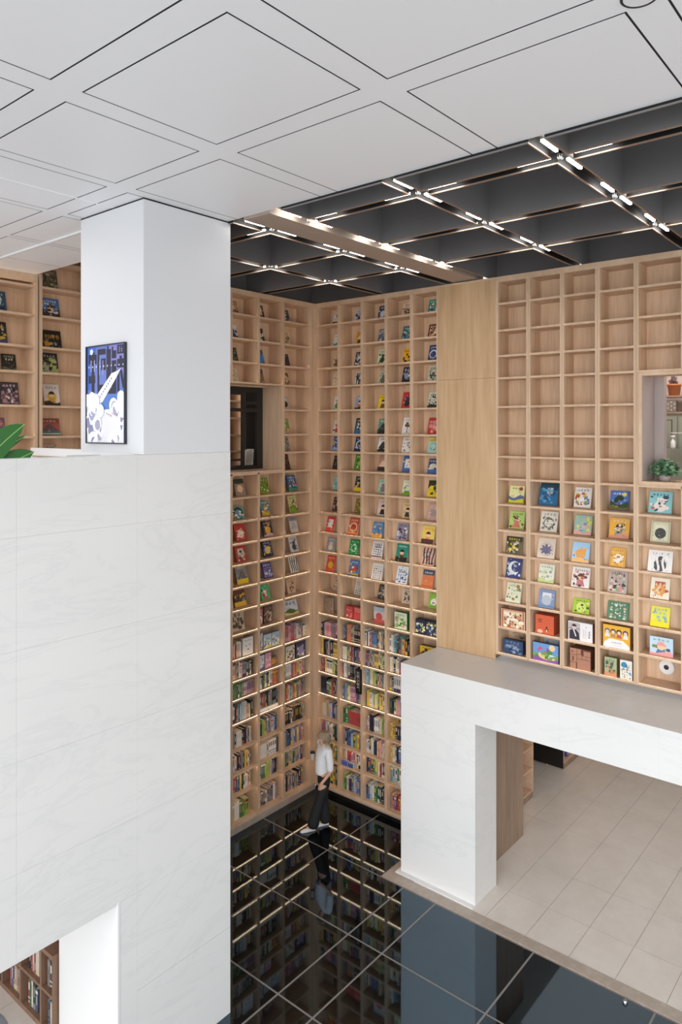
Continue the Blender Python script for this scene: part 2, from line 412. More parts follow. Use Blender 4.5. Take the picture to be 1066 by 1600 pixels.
# ------------------------------------------------------------------ bookcases
def make_case(name, label, side, cells, zlist, ztop, zbot, depth_fn, open_fn=lambda c, r: False, first_left=None, last_right=None, base=None, strips=True, back='oak', led='led'):
    """cells: list of (u0,u1); zlist: shelf heights from the top down, first = underside of the top board"""
    root = empty(name, wall_loc(side, 0, 0, 0), wall_rz(side), label, 'bookcase')
    D = DEEP + 0.012
    # uprights between the cells
    edges = [first_left if first_left is not None else cells[0][0] - 0.05] + [v for c in cells for v in c] + [last_right if last_right is not None else cells[-1][1] + 0.05]
    for i in range(0, len(edges), 2):
        a, b = edges[i], edges[i + 1]
        blocked = [r for r in range(len(zlist) - 1) if open_fn(i // 2 - 1, r) and open_fn(i // 2, r)]
        zr = [(zbot, zlist[0])]
        if blocked:
            zr = [(zlist[blocked[-1] + 1] - TH, zbot), (zlist[0], zlist[blocked[0]] - TH)]
            zr = [(min(p), max(p)) for p in zr]
        for za, zb in zr:
            m = MB(); m.box(a, b, 0, D, za, zb)
            # shadow groove that splits an upright into two boards
            if b - a > 0.045: m.box((a + b) / 2 - 0.0015, (a + b) / 2 + 0.0015, -0.0006, 0.001, za, zb, m=1)
            link('upright', m.mesh('upright', [M['oak'], M['oak_dark']]), root)
    for ci, (a, b) in enumerate(cells):
        w = b - a
        sh = MB(); sh.box(a, b, 0.0, D, -TH, 0.0); sh.box(a, b, 0.0, 0.0045, 0.0, 0.0012); sh = sh.mesh('shelf', M['oak_shelf'])
        up = MB(); up.poly([(a + .002, .006, .0006), (b - .002, .006, .0006), (b - .002, .0092, .0006), (a + .002, .0092, .0006)]); up = up.mesh('light_strip', M[led])
        dn = MB()
        for d_ in (0.010, 0.028): dn.poly([(a + .004, d_, -TH - .0006), (a + .004, d_ + .0035, -TH - .0006), (b - .004, d_ + .0035, -TH - .0006), (b - .004, d_, -TH - .0006)])
        dn = dn.mesh('light_strip', M['led'])
        for r in range(1, len(zlist)):
            z = zlist[r]
            op_above, op_here = open_fn(ci, r - 1), (r < len(zlist) - 1 and open_fn(ci, r))
            if op_above and op_here: continue
            s = link('shelf', sh, root, (0, 0, z))
            if strips:
                if z > 1.4 and not op_above: link('light_strip', up, s)
                if z < 2.0 and r < len(zlist) - 1: link('light_strip', dn, s)
        # back boards, one per run of equal depth
        r = 0
        while r < len(zlist) - 1:
            if open_fn(ci, r): r += 1; continue
            d = depth_fn(r); k = r
            while k + 1 < len(zlist) - 1 and depth_fn(k + 1) == d and not open_fn(ci, k + 1): k += 1
            m = MB()
            if d < DEEP:
                for q in range(r, k + 1): m.box(a, b, d, d + 0.01, zlist[q + 1] + 0.0002, zlist[q] - TH - 0.0002)
            else:
                m.box(a - 0.01, b + 0.01, D + 0.0005, D + 0.012, zlist[k + 1] - TH, zlist[r])
            link('back_panel', m.mesh('back_panel', M[back]), root)
            r = k + 1
    # top rail
    m = MB(); m.box(edges[0], edges[-1], 0.0, D, zlist[0], ztop); link('top_rail', m.mesh('top_rail', M['oak_shelf']), root)
    return root

def uY(*ys): return [(-a * S, -b * S) for a, b in ys]
cells_R = uY((8.942, 8.481), (8.424, 7.945), (7.893, 7.415), (7.364, 6.889), (6.833, 6.363))
cells_P = uY((5.254, 4.792), (4.728, 4.268), (4.204, 3.756), (3.688, 3.23), (3.164, 2.628), (2.57, 2.10), (2.045, 1.58), (1.525, 1.06))
cells_L = [(7.36 * S, 7.95 * S), (8.01 * S, 8.575 * S), (8.63 * S, 9.19 * S), (9.24 * S, 9.90 * S)]
deep_R = lambda r: SHAL if r in (10, 11, 12) else DEEP      # rows whose back board sits forward
deep_P = lambda r: SHAL if r in (10, 11, 12) else DEEP
ZT = ZS[0]
# the upright boards stop at the top rail
case_R = make_case('bookcase', 'tall oak bookcase right of the corner, five columns of lit shelves', 'R', cells_R, ZS, TOPZ, 0.10, deep_R, first_left=-YW + 0.0003, last_right=-6.406)
win_L = lambda c, r: c in (0, 1, 2) and r in (4, 5, 6, 7)
case_L = make_case('bookcase', 'tall oak bookcase left of the corner with a dark window opening', 'L', cells_L, ZS, TOPZ, 0.02, lambda r: DEEP, win_L, last_right=XW - 0.0003)
win_P = lambda c, r: c in (4, 5) and r in (4, 5, 6, 7)
ZP = ZS[:16]
case_P = make_case('bookcase', 'pale oak bookcase above the white portal, upper shelves empty', 'R', cells_P, ZP, TOPZ, ZP[-1] - TH, deep_P, win_P, first_left=-5.298 * S, led='led_soft')
# base boards
boxpart('base_board', case_L, M['oak_shelf'], (7.3 * S, XW - 0.002, 0.004, 0.03, 0.02, ZS[-1] - TH), 0.003)
boxpart('base_board', case_L, M['taupe'], (7.3 * S, XW - 0.004, -0.012, 0.004, 0.0, 0.105), 0.003)
boxpart('base_board', case_R, M['oak_shelf'], (-YW + 0.0005, -6.40, 0.004, 0.03, 0.10, ZS[-1] - TH), 0.003)
boxpart('base_trim', case_R, M['taupe'], (-YW + 0.0125, -6.40, -0.014, 0.03, 0.085, 0.10), 0.003)
boxpart('plinth', case_R, M['black'], (-YW + 0.0005, -6.40, 0.02, 0.04, 0.0, 0.085))
wall('wall_right', M['plaster'], (10.531, 10.57, 5.85, 9.52, 0, 9.14))
wall('wall_back', M['plaster'], (5.7, 10.53, 9.492, 9.53, 0, 5.0))
# solid oak panel between the two right-hand cases
pan = empty('oak_panel', wall_loc('R', 0, 0, 0), RZ_R, 'plain oak wall panel between the two right-hand bookcases', 'wall panel')
zs_ = ZS[4]
for za, zb in ((zs_ + 0.0015, TOPZ - 0.03), (AT + 0.002, zs_ - 0.0015)):
    w4 = (6.335 - 5.30) * S / 2
    for k in range(2):
        m = MB(); m.box(-6.335 * S + k * w4 + 0.0007, -6.335 * S + (k + 1) * w4 - 0.0007, 0, 0.03, za, zb); link('panel', m.mesh('panel', M['oak_panel']), pan)
m = MB(); m.box(-6.335 * S, -5.30 * S, 0, 0.2, TOPZ - 0.03, TOPZ); link('top_rail', m.mesh('top_rail', M['oak_shelf']), pan)
m = MB(); m.box(-6.335 * S, -5.45, 0.2, 0.35, 0, TOPZ - 0.03); link('core', m.mesh('core', M['oak_panel']), pan)

# ------------------------------------------------------------------ window opening in the left case
wz0, wz1 = ZS[8], ZS[4] - TH
wl = empty('window_1', (0, 0, 0), kind='structure')
u0, u1 = 7.36 * S, 9.19 * S
boxpart('reveal', wl, M['oak'], (u1 - 0.02, u1, YW + 0.001, YW + 0.50, wz0 + 0.03, wz1 - 0.0))
boxpart('reveal', wl, M['oak_shelf'], (u0, u1 - 0.02, YW + 0.36, YW + 0.50, wz1 - 0.02, wz1 + 0.02))
boxpart('sill', wl, M['oak_shelf'], (u0, u1, YW - 0.004, YW + 0.50, wz0 + 0.001, wz0 + 0.03))
fy = YW + 0.50
def bar(x0, x1, z0, z1, y0=fy, y1=fy + 0.05): return boxpart('window_frame', wl, M['black_metal'], (x0, x1, y0, y1, z0, z1))
bar(9.13, 9.26, wz0, wz1); bar(8.2, 9.13, wz0, wz0 + 0.09); bar(8.2, 9.13, wz1 - 0.10, wz1)
bar(8.77, 8.83, wz0 + 0.09, wz1 - 0.10); bar(8.2, 8.77, 7.10, 7.16); bar(8.83, 9.13, 7.10, 7.16)
bar(8.2, 8.77, wz1 - 0.16, wz1 - 0.10); bar(8.83, 9.13, 7.23, 7.28)
bar(8.2, 8.77, 6.22, 6.26)
boxpart('window_pane', wl, M['glass'], (8.2, 9.13, fy + 0.02, fy + 0.028, wz0 + 0.09, wz1 - 0.10))
boxpart('dark_door', wl, M['black_metal'], (9.13, 10.3, fy + 0.30, fy + 0.36, 5.2, 8.2))
boxpart('wall_side', wl, M['black_metal'], (10.3, 10.36, fy + 0.1, 10.9, 5.2, 8.8))

# ------------------------------------------------------------------ window opening in the right case
wr = empty('window_2', (0, 0, 0), kind='structure')
a, b = -3.164 * S, -2.10 * S
ya, yb = 3.164 * S, 2.10 * S
z0, z1 = ZS[8], ZS[4] - TH
boxpart('window_frame', wr, M['oak_shelf'], (XW - 0.012, XW + 0.36, ya - 0.045, ya + 0.003, z0 + 0.002, z1), 0.003)
boxpart('window_frame', wr, M['oak_shelf'], (XW - 0.012, XW + 0.36, yb, ya - 0.045, z1 - 0.045, z1 - 0.0005), 0.003)
boxpart('sill', wr, M['oak_shelf'], (XW - 0.012, XW + 0.52, yb, ya - 0.045, z0 + 0.002, z0 + 0.05), 0.003)
M['mauve'] = mat('mauve_grey_paint', '#b3a5a0', 0.45)
boxpart('reveal', wr, M['mauve'], (XW + 0.36, XW + 0.52, ya - 0.05, ya + 0.0, z0, z1 + 0.05))
boxpart('reveal', wr, M['mauve'], (XW + 0.012, XW + 0.36, ya - 0.049, ya - 0.046, z0 + 0.05, z1 - 0.046))
boxpart('post', wr, M['mauve'], (XW + 0.54, XW + 0.66, 3.02, 3.40, 5.2, 8.2))
boxpart('window_pane', wr, M['glass'], (XW + 0.5, XW + 0.508, yb, ya - 0.052, z0 + 0.05, z1 - 0.05))

# upper room behind window_2
M['warm_wall'] = mat('warm_grey_wall', '#cdbdb2', 0.7)
wall('wall_upper_room', M['warm_wall'], (13.55, 13.6, -0.95, 5.28, 5.1, 9.0))
wall('wall_upper_room', M['warm_wall'], (10.9, 13.6, 5.3, 5.4, 3.3, 9.2))
wall('wall_upper_room', M['warm_wall'], (10.6, 13.6, -1.1, -1.0, 3.3, 9.2))
wall('ceiling', M['plaster'], (10.56, 13.6, -1, 5.4, 9.0, 9.05))
wall('floor', M['tile'], (10.53, 13.6, -1, 5.4, 5.0, 5.1))
M['sage'] = mat('sage_green_lacquer', '#8d9287', 0.45)
M['sage_dark'] = mat('sage_green_groove', '#4c4a42', 0.6)
hut = empty('cabinet', (13.0, 3.2, 5.1), 0, 'sage green panelled cabinet seen through the right window', 'cabinet')
def hb(nm, x0, x1, y0, y1, z0, z1, mm): return boxpart(nm, hut, M[mm], (x0 - 13.0, x1 - 13.0, y0 - 3.2, y1 - 3.2, z0 - 5.1, z1 - 5.1))
hb('body', 13.0, 13.40, 1.9, 4.2, 5.1, 7.05, 'sage'); hb('worktop', 12.97, 13.40, 1.88, 4.22, 7.05, 7.08, 'oak_dark')
for k in range(5):
    y = 3.83 - k * 0.40
    for (za, zb) in ((5.9, 6.28), (6.32, 7.0)):
        d_ = hb('door', 12.975, 12.9995, y - 0.37, y, za, zb, 'sage')
        hb('panel_groove', 12.972, 12.976, y - 0.30, y - 0.285, za + 0.06, zb - 0.06, 'sage_dark'); hb('panel_groove', 12.972, 12.976, y - 0.09, y - 0.075, za + 0.06, zb - 0.06, 'sage_dark')
        hb('panel_groove', 12.972, 12.976, y - 0.30, y - 0.075, za + 0.05, za + 0.065, 'sage_dark'); hb('panel_groove', 12.972, 12.976, y - 0.30, y - 0.075, zb - 0.065, zb - 0.05, 'sage_dark')
us = empty('pot_shelf', (13.2, 3.1, 7.36), 0, 'dark wooden pot shelf behind the right window holding pots', 'shelf')
boxpart('shelf', us, M['oak_dark'], (-0.12, 0.29, -1.0, 0.9, -0.03, 0)); boxpart('bracket', us, M['black_metal'], (0.0, 0.29, 0.15, 0.18, -0.25, -0.03))
boxpart('divider', us, M['oak_dark'], (0.0, 0.29, 0.23, 0.26, -0.25, -0.031))
pot = empty('flower_pot', (13.2, 3.56, 7.36), 0, 'orange clay flower pot on the wall shelf behind the right window', 'pot')
m = MB(); m.lathe([(0, 0.002), (0.085, 0.002), (0.11, 0.17), (0.12, 0.17), (0.12, 0.2), (0.1, 0.2), (0.1, 0.16), (0, 0.16)], 16); link('pot', m.mesh('pot', mat('terracotta', '#c27a4c', 0.7), smooth=True), pot)
m = MB()
for k in range(26):
    t = RND.uniform(0, 2 * pi); rr = RND.uniform(0.02, 0.1); h = RND.uniform(0.2, 0.34)
    m.tube([(0, 0, 0.16), (rr * cos(t), rr * sin(t), h)], [0.012, 0.02], 5)
link('foliage', m.mesh('foliage', mat('grey_purple_foliage', '#6c5c5c', 0.7)), pot)
bxo = empty('storage_box', (13.1, 3.60, 7.081), 0, 'small patterned box on the sage cabinet top behind the right window', 'box')
m = MB(); m.box(-0.03, 0.05, -0.11, 0.11, 0.001, 0.2, c=lin('#6d655e'))
for k in range(5):
    for q in range(4): m.box(-0.033, -0.029, -0.095 + q * 0.05, -0.06 + q * 0.05, 0.02 + k * 0.034, 0.043 + k * 0.034, c=lin('#b9b2a8' if (k + q) % 2 else '#8d867f'))
link('patterned_box', m.mesh('patterned_box', M['print'], True), bxo)
bottle = empty('bottle', (12.9, 3.5, 6.46), 0, 'white squat bottle on glass counter behind the right window', 'bottle')
m = MB(); m.lathe([(0, 0.001), (0.035, 0.001), (0.04, 0.03), (0.04, 0.12), (0.02, 0.15), (0.02, 0.18), (0.035, 0.185), (0.035, 0.22), (0, 0.22)], 14); link('bottle_body', m.mesh('bottle_body', M['plaster'], smooth=True), bottle)
cnt = empty('glass_counter', (12.3, 3.0, 5.1), 0, 'glass fronted counter in front of the sage cabinet', 'counter')
boxpart('counter_base', cnt, M['sage'], (0.35, 0.62, -1.2, 0.7, 0.002, 1.355)); boxpart('glass_front', cnt, M['glass'], (0.30, 0.308, -1.2, 0.45, 1.1, 1.62)); boxpart('glass_edge', cnt, M['plaster'], (0.296, 0.312, -1.2, 0.45, 1.62, 1.632))

def bush(name, loc, r, hgt, n, label, material):
    root = empty(name, loc, 0, label, 'plant')
    m = MB(); rnd = random.Random(4)
    for k in range(n):
        t = rnd.uniform(0, 2 * pi); ph = rnd.uniform(-0.1, 1.45)
        rr = rnd.uniform(0.72, 1.0)
        c = (r * rr * cos(ph) * cos(t), r * rr * cos(ph) * sin(t), hgt * 0.35 + hgt * 0.62 * rr * sin(ph))
        L = rnd.uniform(0.04, 0.07); w = L * 0.55
        dx = (cos(t), sin(t), rnd.uniform(-0.5, 0.6)); px = (-sin(t), cos(t), rnd.uniform(-0.3, 0.3))
        P = lambda a, b_, up=0: tuple(c[i] + dx[i] * a + px[i] * b_ + (up if i == 2 else 0) for i in range(3))
        m.poly([P(0, 0), P(L * .5, w), P(L, 0, -.01), P(L * .5, 0, .008)]); m.poly([P(0, 0), P(L * .5, 0, .008), P(L, 0, -.01), P(L * .5, -w)])
        if k % 6 == 0: m.tube([(0, 0, 0.06), c], 0.003, 4)
    fo = link('foliage', m.mesh('foliage', material), root); fo['kind'] = 'stuff'
    p = MB(); p.lathe([(0, 0.001), (r * .42, 0.001), (r * .5, .09), (r * .44, .09), (r * .42, .07), (0, .07)], 16); link('pot', p.mesh('pot', M['mauve'], smooth=True), root)
    return root
gl = mat('glossy_bush_leaf', '#4d8a5e', 0.35); N, L_, B = nodes(gl)
ni = N.new('ShaderNodeTexNoise'); ni.inputs['Scale'].default_value = 14; rp = N.new('ShaderNodeValToRGB')
rp.color_ramp.elements[0].position = .35; rp.color_ramp.elements[0].color = (*lin('#2c5a3a'), 1); rp.color_ramp.elements[1].position = .68; rp.color_ramp.elements[1].color = (*lin('#9cc49a'), 1)
gg = N.new('ShaderNodeNewGeometry'); L_.new(gg.outputs['Position'], ni.inputs['Vector']); L_.new(ni.outputs['Fac'], rp.inputs[0]); L_.new(rp.outputs[0], B.inputs['Base Color'])
bush('potted_plant', (10.42, 2.93, z0 + 0.051), 0.17, 0.30, 520, 'round green leafy plant on the sill of the right window', gl)

# ------------------------------------------------------------------ room behind the portal
wall('ceiling', M['plaster'], (10.17, 18, -2.5, 5.4, 2.75, 3.2))
wall('ceiling', M['plaster'], (10.57, 18, 5.4, 8.5, 2.75, 3.2))
wall('wall_lower_room', M['warm_wall'], (17.9, 18.0, -2.5, 8.5, 0, 2.75))
wall('wall_lower_room', M['warm_wall'], (10.6, 18, 8.4, 8.5, 0, 2.75))
wall('wall_lower_room', M['warm_wall'], (9.75, 18, -2.6, -2.5, 0, 3.2))
wall('door_1', M['oak_dark'], (10.155, 11.22, 5.40, 5.75, 0, 2.75))
def low_case(x0, x1, label, n):
    root = empty('bookcase', (x0, 5.815, 0), 0, label, 'bookcase')
    W = x1 - x0
    boxpart('base_board', root, M['oak_dark'], (0, W, 0.01, 0.33, 0, 0.12))
    for k in range(n + 1):
        x = k * (W - 0.03) / n
        boxpart('upright', root, M['oak_shelf'], (x, x + 0.03, 0, 0.34, 0.12, 2.60))
    boxpart('back_panel', root, M['oak'], (0, W, 0.34, 0.36, 0, 2.60))
    for q, z in enumerate((0.12, 0.53, 0.94, 1.35, 1.76, 2.17, 2.58)):
        for k in range(n):
            xa = k * (W - 0.03) / n + 0.03; xb = (k + 1) * (W - 0.03) / n
            s = boxpart('shelf', root, M['oak_shelf'], (xa, xb, 0.0, 0.34, z, z + 0.025))
            if q: 
                mm = MB(); mm.poly([(xa + .003, .012, z - .0006), (xa + .003, .016, z - .0006), (xb - .003, .016, z - .0006), (xb - .003, .012, z - .0006)]); link('light_strip', mm.mesh('light_strip', M['led_soft']), s)
    boxpart('end_panel', root, M['black'], (-0.02, -0.001, 0, 0.7, 0.03, 2.6))
    return root
c1 = low_case(11.24, 12.50, 'oak bookcase with lit shelves just inside the portal opening', 2)
c2 = low_case(13.87, 16.4, 'oak bookcase with black end panel far inside the portal opening', 4)

# ------------------------------------------------------------------ back bookcase of the mezzanine, its alcove end and the low case below
BY = 10.87
def back_case(x0s, zl, label, z0, z1):
    root = empty('bookcase', (0, BY, 0), 0, label, 'bookcase')
    ed = [x0s[0][0] - 0.05] + [v for c in x0s for v in c] + [x0s[-1][1] + 0.05]
    for i in range(0, len(ed), 2):
        m = MB(); m.box(ed[i], ed[i + 1], 0, 0.34, z0, z1); link('upright', m.mesh('upright', M['oak']), root)
    for a, b in x0s:
        sh = MB(); sh.box(a, b, 0, 0.34, -0.035, 0); sh.box(a, b, 0, 0.0045, 0, 0.002); sh = sh.mesh('shelf', M['oak_shelf'])
        st = MB(); st.poly([(a + .002, .006, .0006), (b - .002, .006, .0006), (b - .002, .0092, .0006), (a + .002, .0092, .0006)]); st = st.mesh('light_strip', M['led'])
        for z in zl:
            s = link('shelf', sh, root, (0, 0, z)); link('light_strip', st, s)
        m = MB(); m.box(a, b, 0.325, 0.34, z0, z1); link('back_panel', m.mesh('back_panel', M['oak']), root)
    m = MB(); m.box(ed[0], ed[-1], 0, 0.34, z1, z1 + 0.025); link('top_board', m.mesh('top_board', M['oak_shelf']), root)
    if z1 < 9.2:
        m = MB(); m.box(x0s[0][0], x0s[-1][1], -0.002, 0.02, z1 - 0.10, z1); link('fascia', m.mesh('fascia', M['oak_shelf']), root)
    return root
ZB = [9.45, 9.03, 8.575, 8.085, 7.685, 7.16, 6.68, 6.2, 5.75]
case_B1 = back_case([(4.18, 4.86), (4.93, 5.575)], ZB[1:], 'oak bookcase behind the green leaves under the white ceiling', 5.2, 9.17)
case_B2 = back_case([(5.70, 6.50), (6.57, 7.3)], ZB, 'oak bookcase beyond the ceiling edge left of the white pillar', 5.2, 9.9)
case_B3 = back_case([(9.02, 9.38), (9.42, 9.86)], [8.1, 7.72, 7.36, 7.02, 6.68, 6.36, 6.05, 5.7], 'lit bookcase seen through the dark window in the left wall', 5.2, 8.75)
wall('ceiling', M['coffer'], (5.60, 10.7, 9.56, 11.4, 9.95, 10.05))
lw = empty('wall_left', (0, 0, 0), kind='structure')
boxpart('wall_plane', lw, M['plaster'], (-3.2, 10.6, 11.25, 11.35, 0, 9.9))
boxpart('floor_plane', lw, M['tile'], (5.65, 10.4, 9.7, 11.2, 5.0, 5.2))

lowc = empty('bookcase', (4.10, 8.82, 0), RZ_R, 'low brown bookcase on the floor behind the marble opening', 'bookcase')
M['walnut'] = oak('brown_low_case', '#8a6c59', '#765a49', (6, 6, 0.6))
uu = [-0.98, -0.50, 0.0, 0.46, 0.94, 1.21]
for u in uu: 
    m = MB(); m.box(u, u + 0.03, 0, 0.30, 0.0, 0.90); link('upright', m.mesh('upright', M['walnut']), lowc)
for k in range(5):
    for z, t in ((0.0, 0.06), (0.45, 0.035)):
        m = MB(); m.box(uu[k] + 0.03, uu[k + 1], 0, 0.30, z, z + t); link('shelf', m.mesh('shelf', M['walnut']), lowc)
m = MB(); m.box(-1.0, 1.24, -0.01, 0.32, 0.90, 0.95); link('top_board', m.mesh('top_board', M['walnut']), lowc)
m = MB(); m.box(-1.0, 1.24, 0.302, 0.318, 0, 0.9); link('back_panel', m.mesh('back_panel', M['walnut']), lowc)
bench = empty('display_panel', (4.24, 8.0, 0.952), 0, 'maroon panel standing on the low brown bookcase', 'panel')
boxpart('panel_board', bench, mat('maroon_fabric', '#7a2f2e', 0.7), (0, 0.10, -0.42, 0.0, 0, 0.5), 0.01)
disk = MB(); disk.lathe([(0, 0.012), (0.62, 0.012), (0.66, 0.0)], 40)  # flat grey-blue disk added for a bluish patch on the floor
tag(link('round_disk', disk.mesh('round_disk', mat('grey_blue_disk', '#9aa2aa', 0.6), smooth=True), None, (3.25, 8.35, 0.001)), 'round grey blue rug on the pale floor before the low bookcase', 'disk')

# ------------------------------------------------------------------ printed covers
ORD = ['zeroth', 'first', 'second', 'third', 'fourth', 'fifth', 'sixth', 'seventh', 'eighth', 'ninth', 'tenth', 'eleventh', 'twelfth', 'thirteenth', 'fourteenth', 'fifteenth', 'sixteenth', 'seventeenth', 'eighteenth', 'nineteenth', 'twentieth', 'twenty-first', 'twenty-second', 'twenty-third', 'twenty-fourth', 'twenty-fifth', 'twenty-sixth', 'twenty-seventh', 'twenty-eighth', 'twenty-ninth', 'thirtieth']
class Art:
    """flat print on a front cover: thin polygons a fraction of a millimetre apart"""
    def __init__(s, mb, w, h, rnd): s.mb = mb; s.w = w; s.h = h; s.r = rnd; s.k = 1
    def P(s, pts, c):
        s.k += 0.08; y = -0.00030 * s.k
        s.mb.poly([((min(max(x, -.5), .5)) * s.w, y, min(max(z, 0), 1) * s.h) for x, z in pts], lin(c))
    def rect(s, x0, x1, z0, z1, c): s.P([(x0, z0), (x1, z0), (x1, z1), (x0, z1)], c)
    def disc(s, x, z, r, c, n=14, sx=1.0, a0=0, a1=2 * pi):
        q = s.w / s.h
        s.P([(x + r * sx * cos(a0 + (a1 - a0) * i / n), z + r * q * sin(a0 + (a1 - a0) * i / n)) for i in range(n + (a1 - a0 < 6.2))], c)
    def glyphs(s, x0, x1, z, hh, n, c):
        wd = (x1 - x0) / n
        for i in range(n):
            a = x0 + i * wd + wd * .08; b = a + wd * .8
            t = hh * .17
            for q in range(2 + s.r.randrange(2)):
                zz = z + hh * (0.02 + .38 * q); s.rect(a + wd * s.r.uniform(0, .15), b - wd * s.r.uniform(0, .15), zz, zz + t, c)
            xm = a + wd * s.r.uniform(.2, .55); s.rect(xm, xm + wd * .15, z, z + hh, c)
    def draw(s, codes, acc):
        i = 0
        for ch in codes:
            c = acc[i % len(acc)]; i += 1; r = s.r
            if ch == 'T': s.glyphs(-.36, .36, .80, .10, r.randint(4, 6), c)
            elif ch == 't': s.glyphs(-.30, .30, .62, .13, 3, c)
            elif ch == 'U': s.glyphs(-.38, .38, .72, .18, 3, c)
            elif ch == 'D': s.disc(0, .42, .30, c)
            elif ch == 'O': s.disc(0, .45, .40, c, 18); s.k += 1; s.disc(0, .45, .27, acc[i % len(acc)], 16)
            elif ch == 'd': s.disc(.26, .82, .12, c)
            elif ch == 'M':
                q = s.w / s.h
                a = [(.02 + .40 * cos(t), .52 + .40 * q * sin(t)) for t in [radians(58) + k * radians(254) / 14 for k in range(15)]]
                b_ = [(.13 + .30 * cos(t), .55 + .30 * q * sin(t)) for t in [radians(72) + k * radians(236) / 14 for k in range(15)]]
                for k in range(14): s.P([a[k], a[k + 1], b_[k + 1], b_[k]], c)
            elif ch == 'H':
                n = 8; ph = r.uniform(0, 6)
                top = [(-.5 + k / n, .36 + .10 * sin(ph + k * .8)) for k in range(n + 1)]
                s.P([(-.5, 0)] + [(.5, 0)] + top[::-1], c)
            elif ch == 'h':
                n = 6; ph = r.uniform(0, 6)
                top = [(-.5 + k / n, .18 + .07 * sin(ph + k)) for k in range(n + 1)]
                s.P([(-.5, 0)] + [(.5, 0)] + top[::-1], c)
            elif ch == 'B': s.rect(-.5, .5, 0, .26, c)
            elif ch == 'b': s.rect(-.5, .5, .06, .13, c)
            elif ch == 'N': s.rect(-.5, .5, .5, 1, c)
            elif ch == 'n': s.rect(-.5, .5, .72, 1, c)
            elif ch == 'L': s.rect(-.28, .28, .28, .82, c)
            elif ch == 'F':
                for a in ((-.46, .46, .02, .06), (-.46, .46, .94, .98), (-.46, -.40, .02, .98), (.40, .46, .02, .98)): s.rect(*a, c)
            elif ch == 'C':
                s.P([(-.26, .06), (.26, .06), (.13, .40), (-.13, .40)], c); s.k += 1
                s.disc(0, .50, .17, '#e9c3a0'); s.k += 1
                s.disc(0, .53, .19, acc[i % len(acc)], 10, 1, 0, pi)
            elif ch == 'A':
                s.disc(0, .30, .27, c); s.k += 1; s.disc(.02, .55, .17, c)
                s.P([(-.14, .60), (-.06, .66), (-.13, .74)], c); s.P([(.18, .60), (.10, .66), (.17, .74)], c); s.k += 1
                for q in (-.05, .08): s.disc(q, .57, .025, '#222222', 6)
                s.disc(.02, .52, .03, '#d9a08a', 6)
            elif ch == 'S':
                for q in range(13):
                    s.disc(r.uniform(-.42, .42), r.uniform(.08, .74), r.uniform(.03, .09), acc[q % len(acc)], 7, r.uniform(.7, 1.7))
            elif ch == 'W':
                for q in range(16):
                    t = 2 * pi * q / 16; s.disc(.30 * cos(t), .42 + .22 * sin(t), r.uniform(.03, .07), acc[q % len(acc)], 6)
            elif ch == 'G':
                for a in range(4):
                    for b_ in range(6):
                        x = -.36 + a * .21; z = .10 + b_ * .135
                        s.disc(x + .05, z, r.uniform(.035, .065), acc[(a + b_) % len(acc)], 5, r.uniform(.7, 1.5))
            elif ch == 'V':
                for a in range(4):
                    x = -.38 + a * .24; n = 5
                    for k in range(n):
                        u0_ = .05 * sin(k * 1.2 + a); u1_ = .05 * sin((k + 1) * 1.2 + a)
                        s.P([(x + u0_, .05 + .9 * k / n), (x + .1 + u0_, .05 + .9 * k / n), (x + .1 + u1_, .05 + .9 * (k + 1) / n), (x + u1_, .05 + .9 * (k + 1) / n)], c)
            elif ch == 'R':
                s.rect(-.03, .03, .05, .42, '#4c3726'); s.k += 1
                for q in range(6): s.disc(r.uniform(-.18, .18), r.uniform(.42, .66), .13, c, 9)
            elif ch == 'P':
                for q in range(9):
                    x = r.uniform(-.48, .3); z = r.uniform(.04, .62)
                    s.P([(x, z), (x + r.uniform(.1, .3), z + r.uniform(-.04, .05)), (x + r.uniform(.12, .28), z + r.uniform(.10, .22)), (x + .02, z + r.uniform(.1, .2))], acc[q % len(acc)])
            elif ch == 'm':
                s.P([(-.45, .22), (.45, .22), (.1, .66), (-.02, .7), (-.12, .62)], c)
            s.k += 1

def text_mesh(body, size):
    cu = bpy.data.curves.new('lettering', 'FONT'); cu.body = body; cu.size = size; cu.align_x = 'CENTER'; cu.resolution_u = 2
    o = bpy.data.objects.new('lettering', cu); COL.objects.link(o)
    dg = bpy.context.evaluated_depsgraph_get()
    me = bpy.data.meshes.new_from_object(o.evaluated_get(dg), depsgraph=dg)
    P = [(v.co.x, v.co.y) for v in me.vertices]; F = [tuple(p.vertices) for p in me.polygons]
    bpy.data.objects.remove(o); bpy.data.curves.remove(cu); bpy.data.meshes.remove(me)
    return P, F
def add_text(mb, body, size, x, z, y, c, line=1.1):
    for k, ln in enumerate(body.split('\n')):
        P, F = text_mesh(ln, size)
        for f in F: mb.poly([(x + P[i][0], y, z - k * size * line + P[i][1]) for i in f], lin(c))

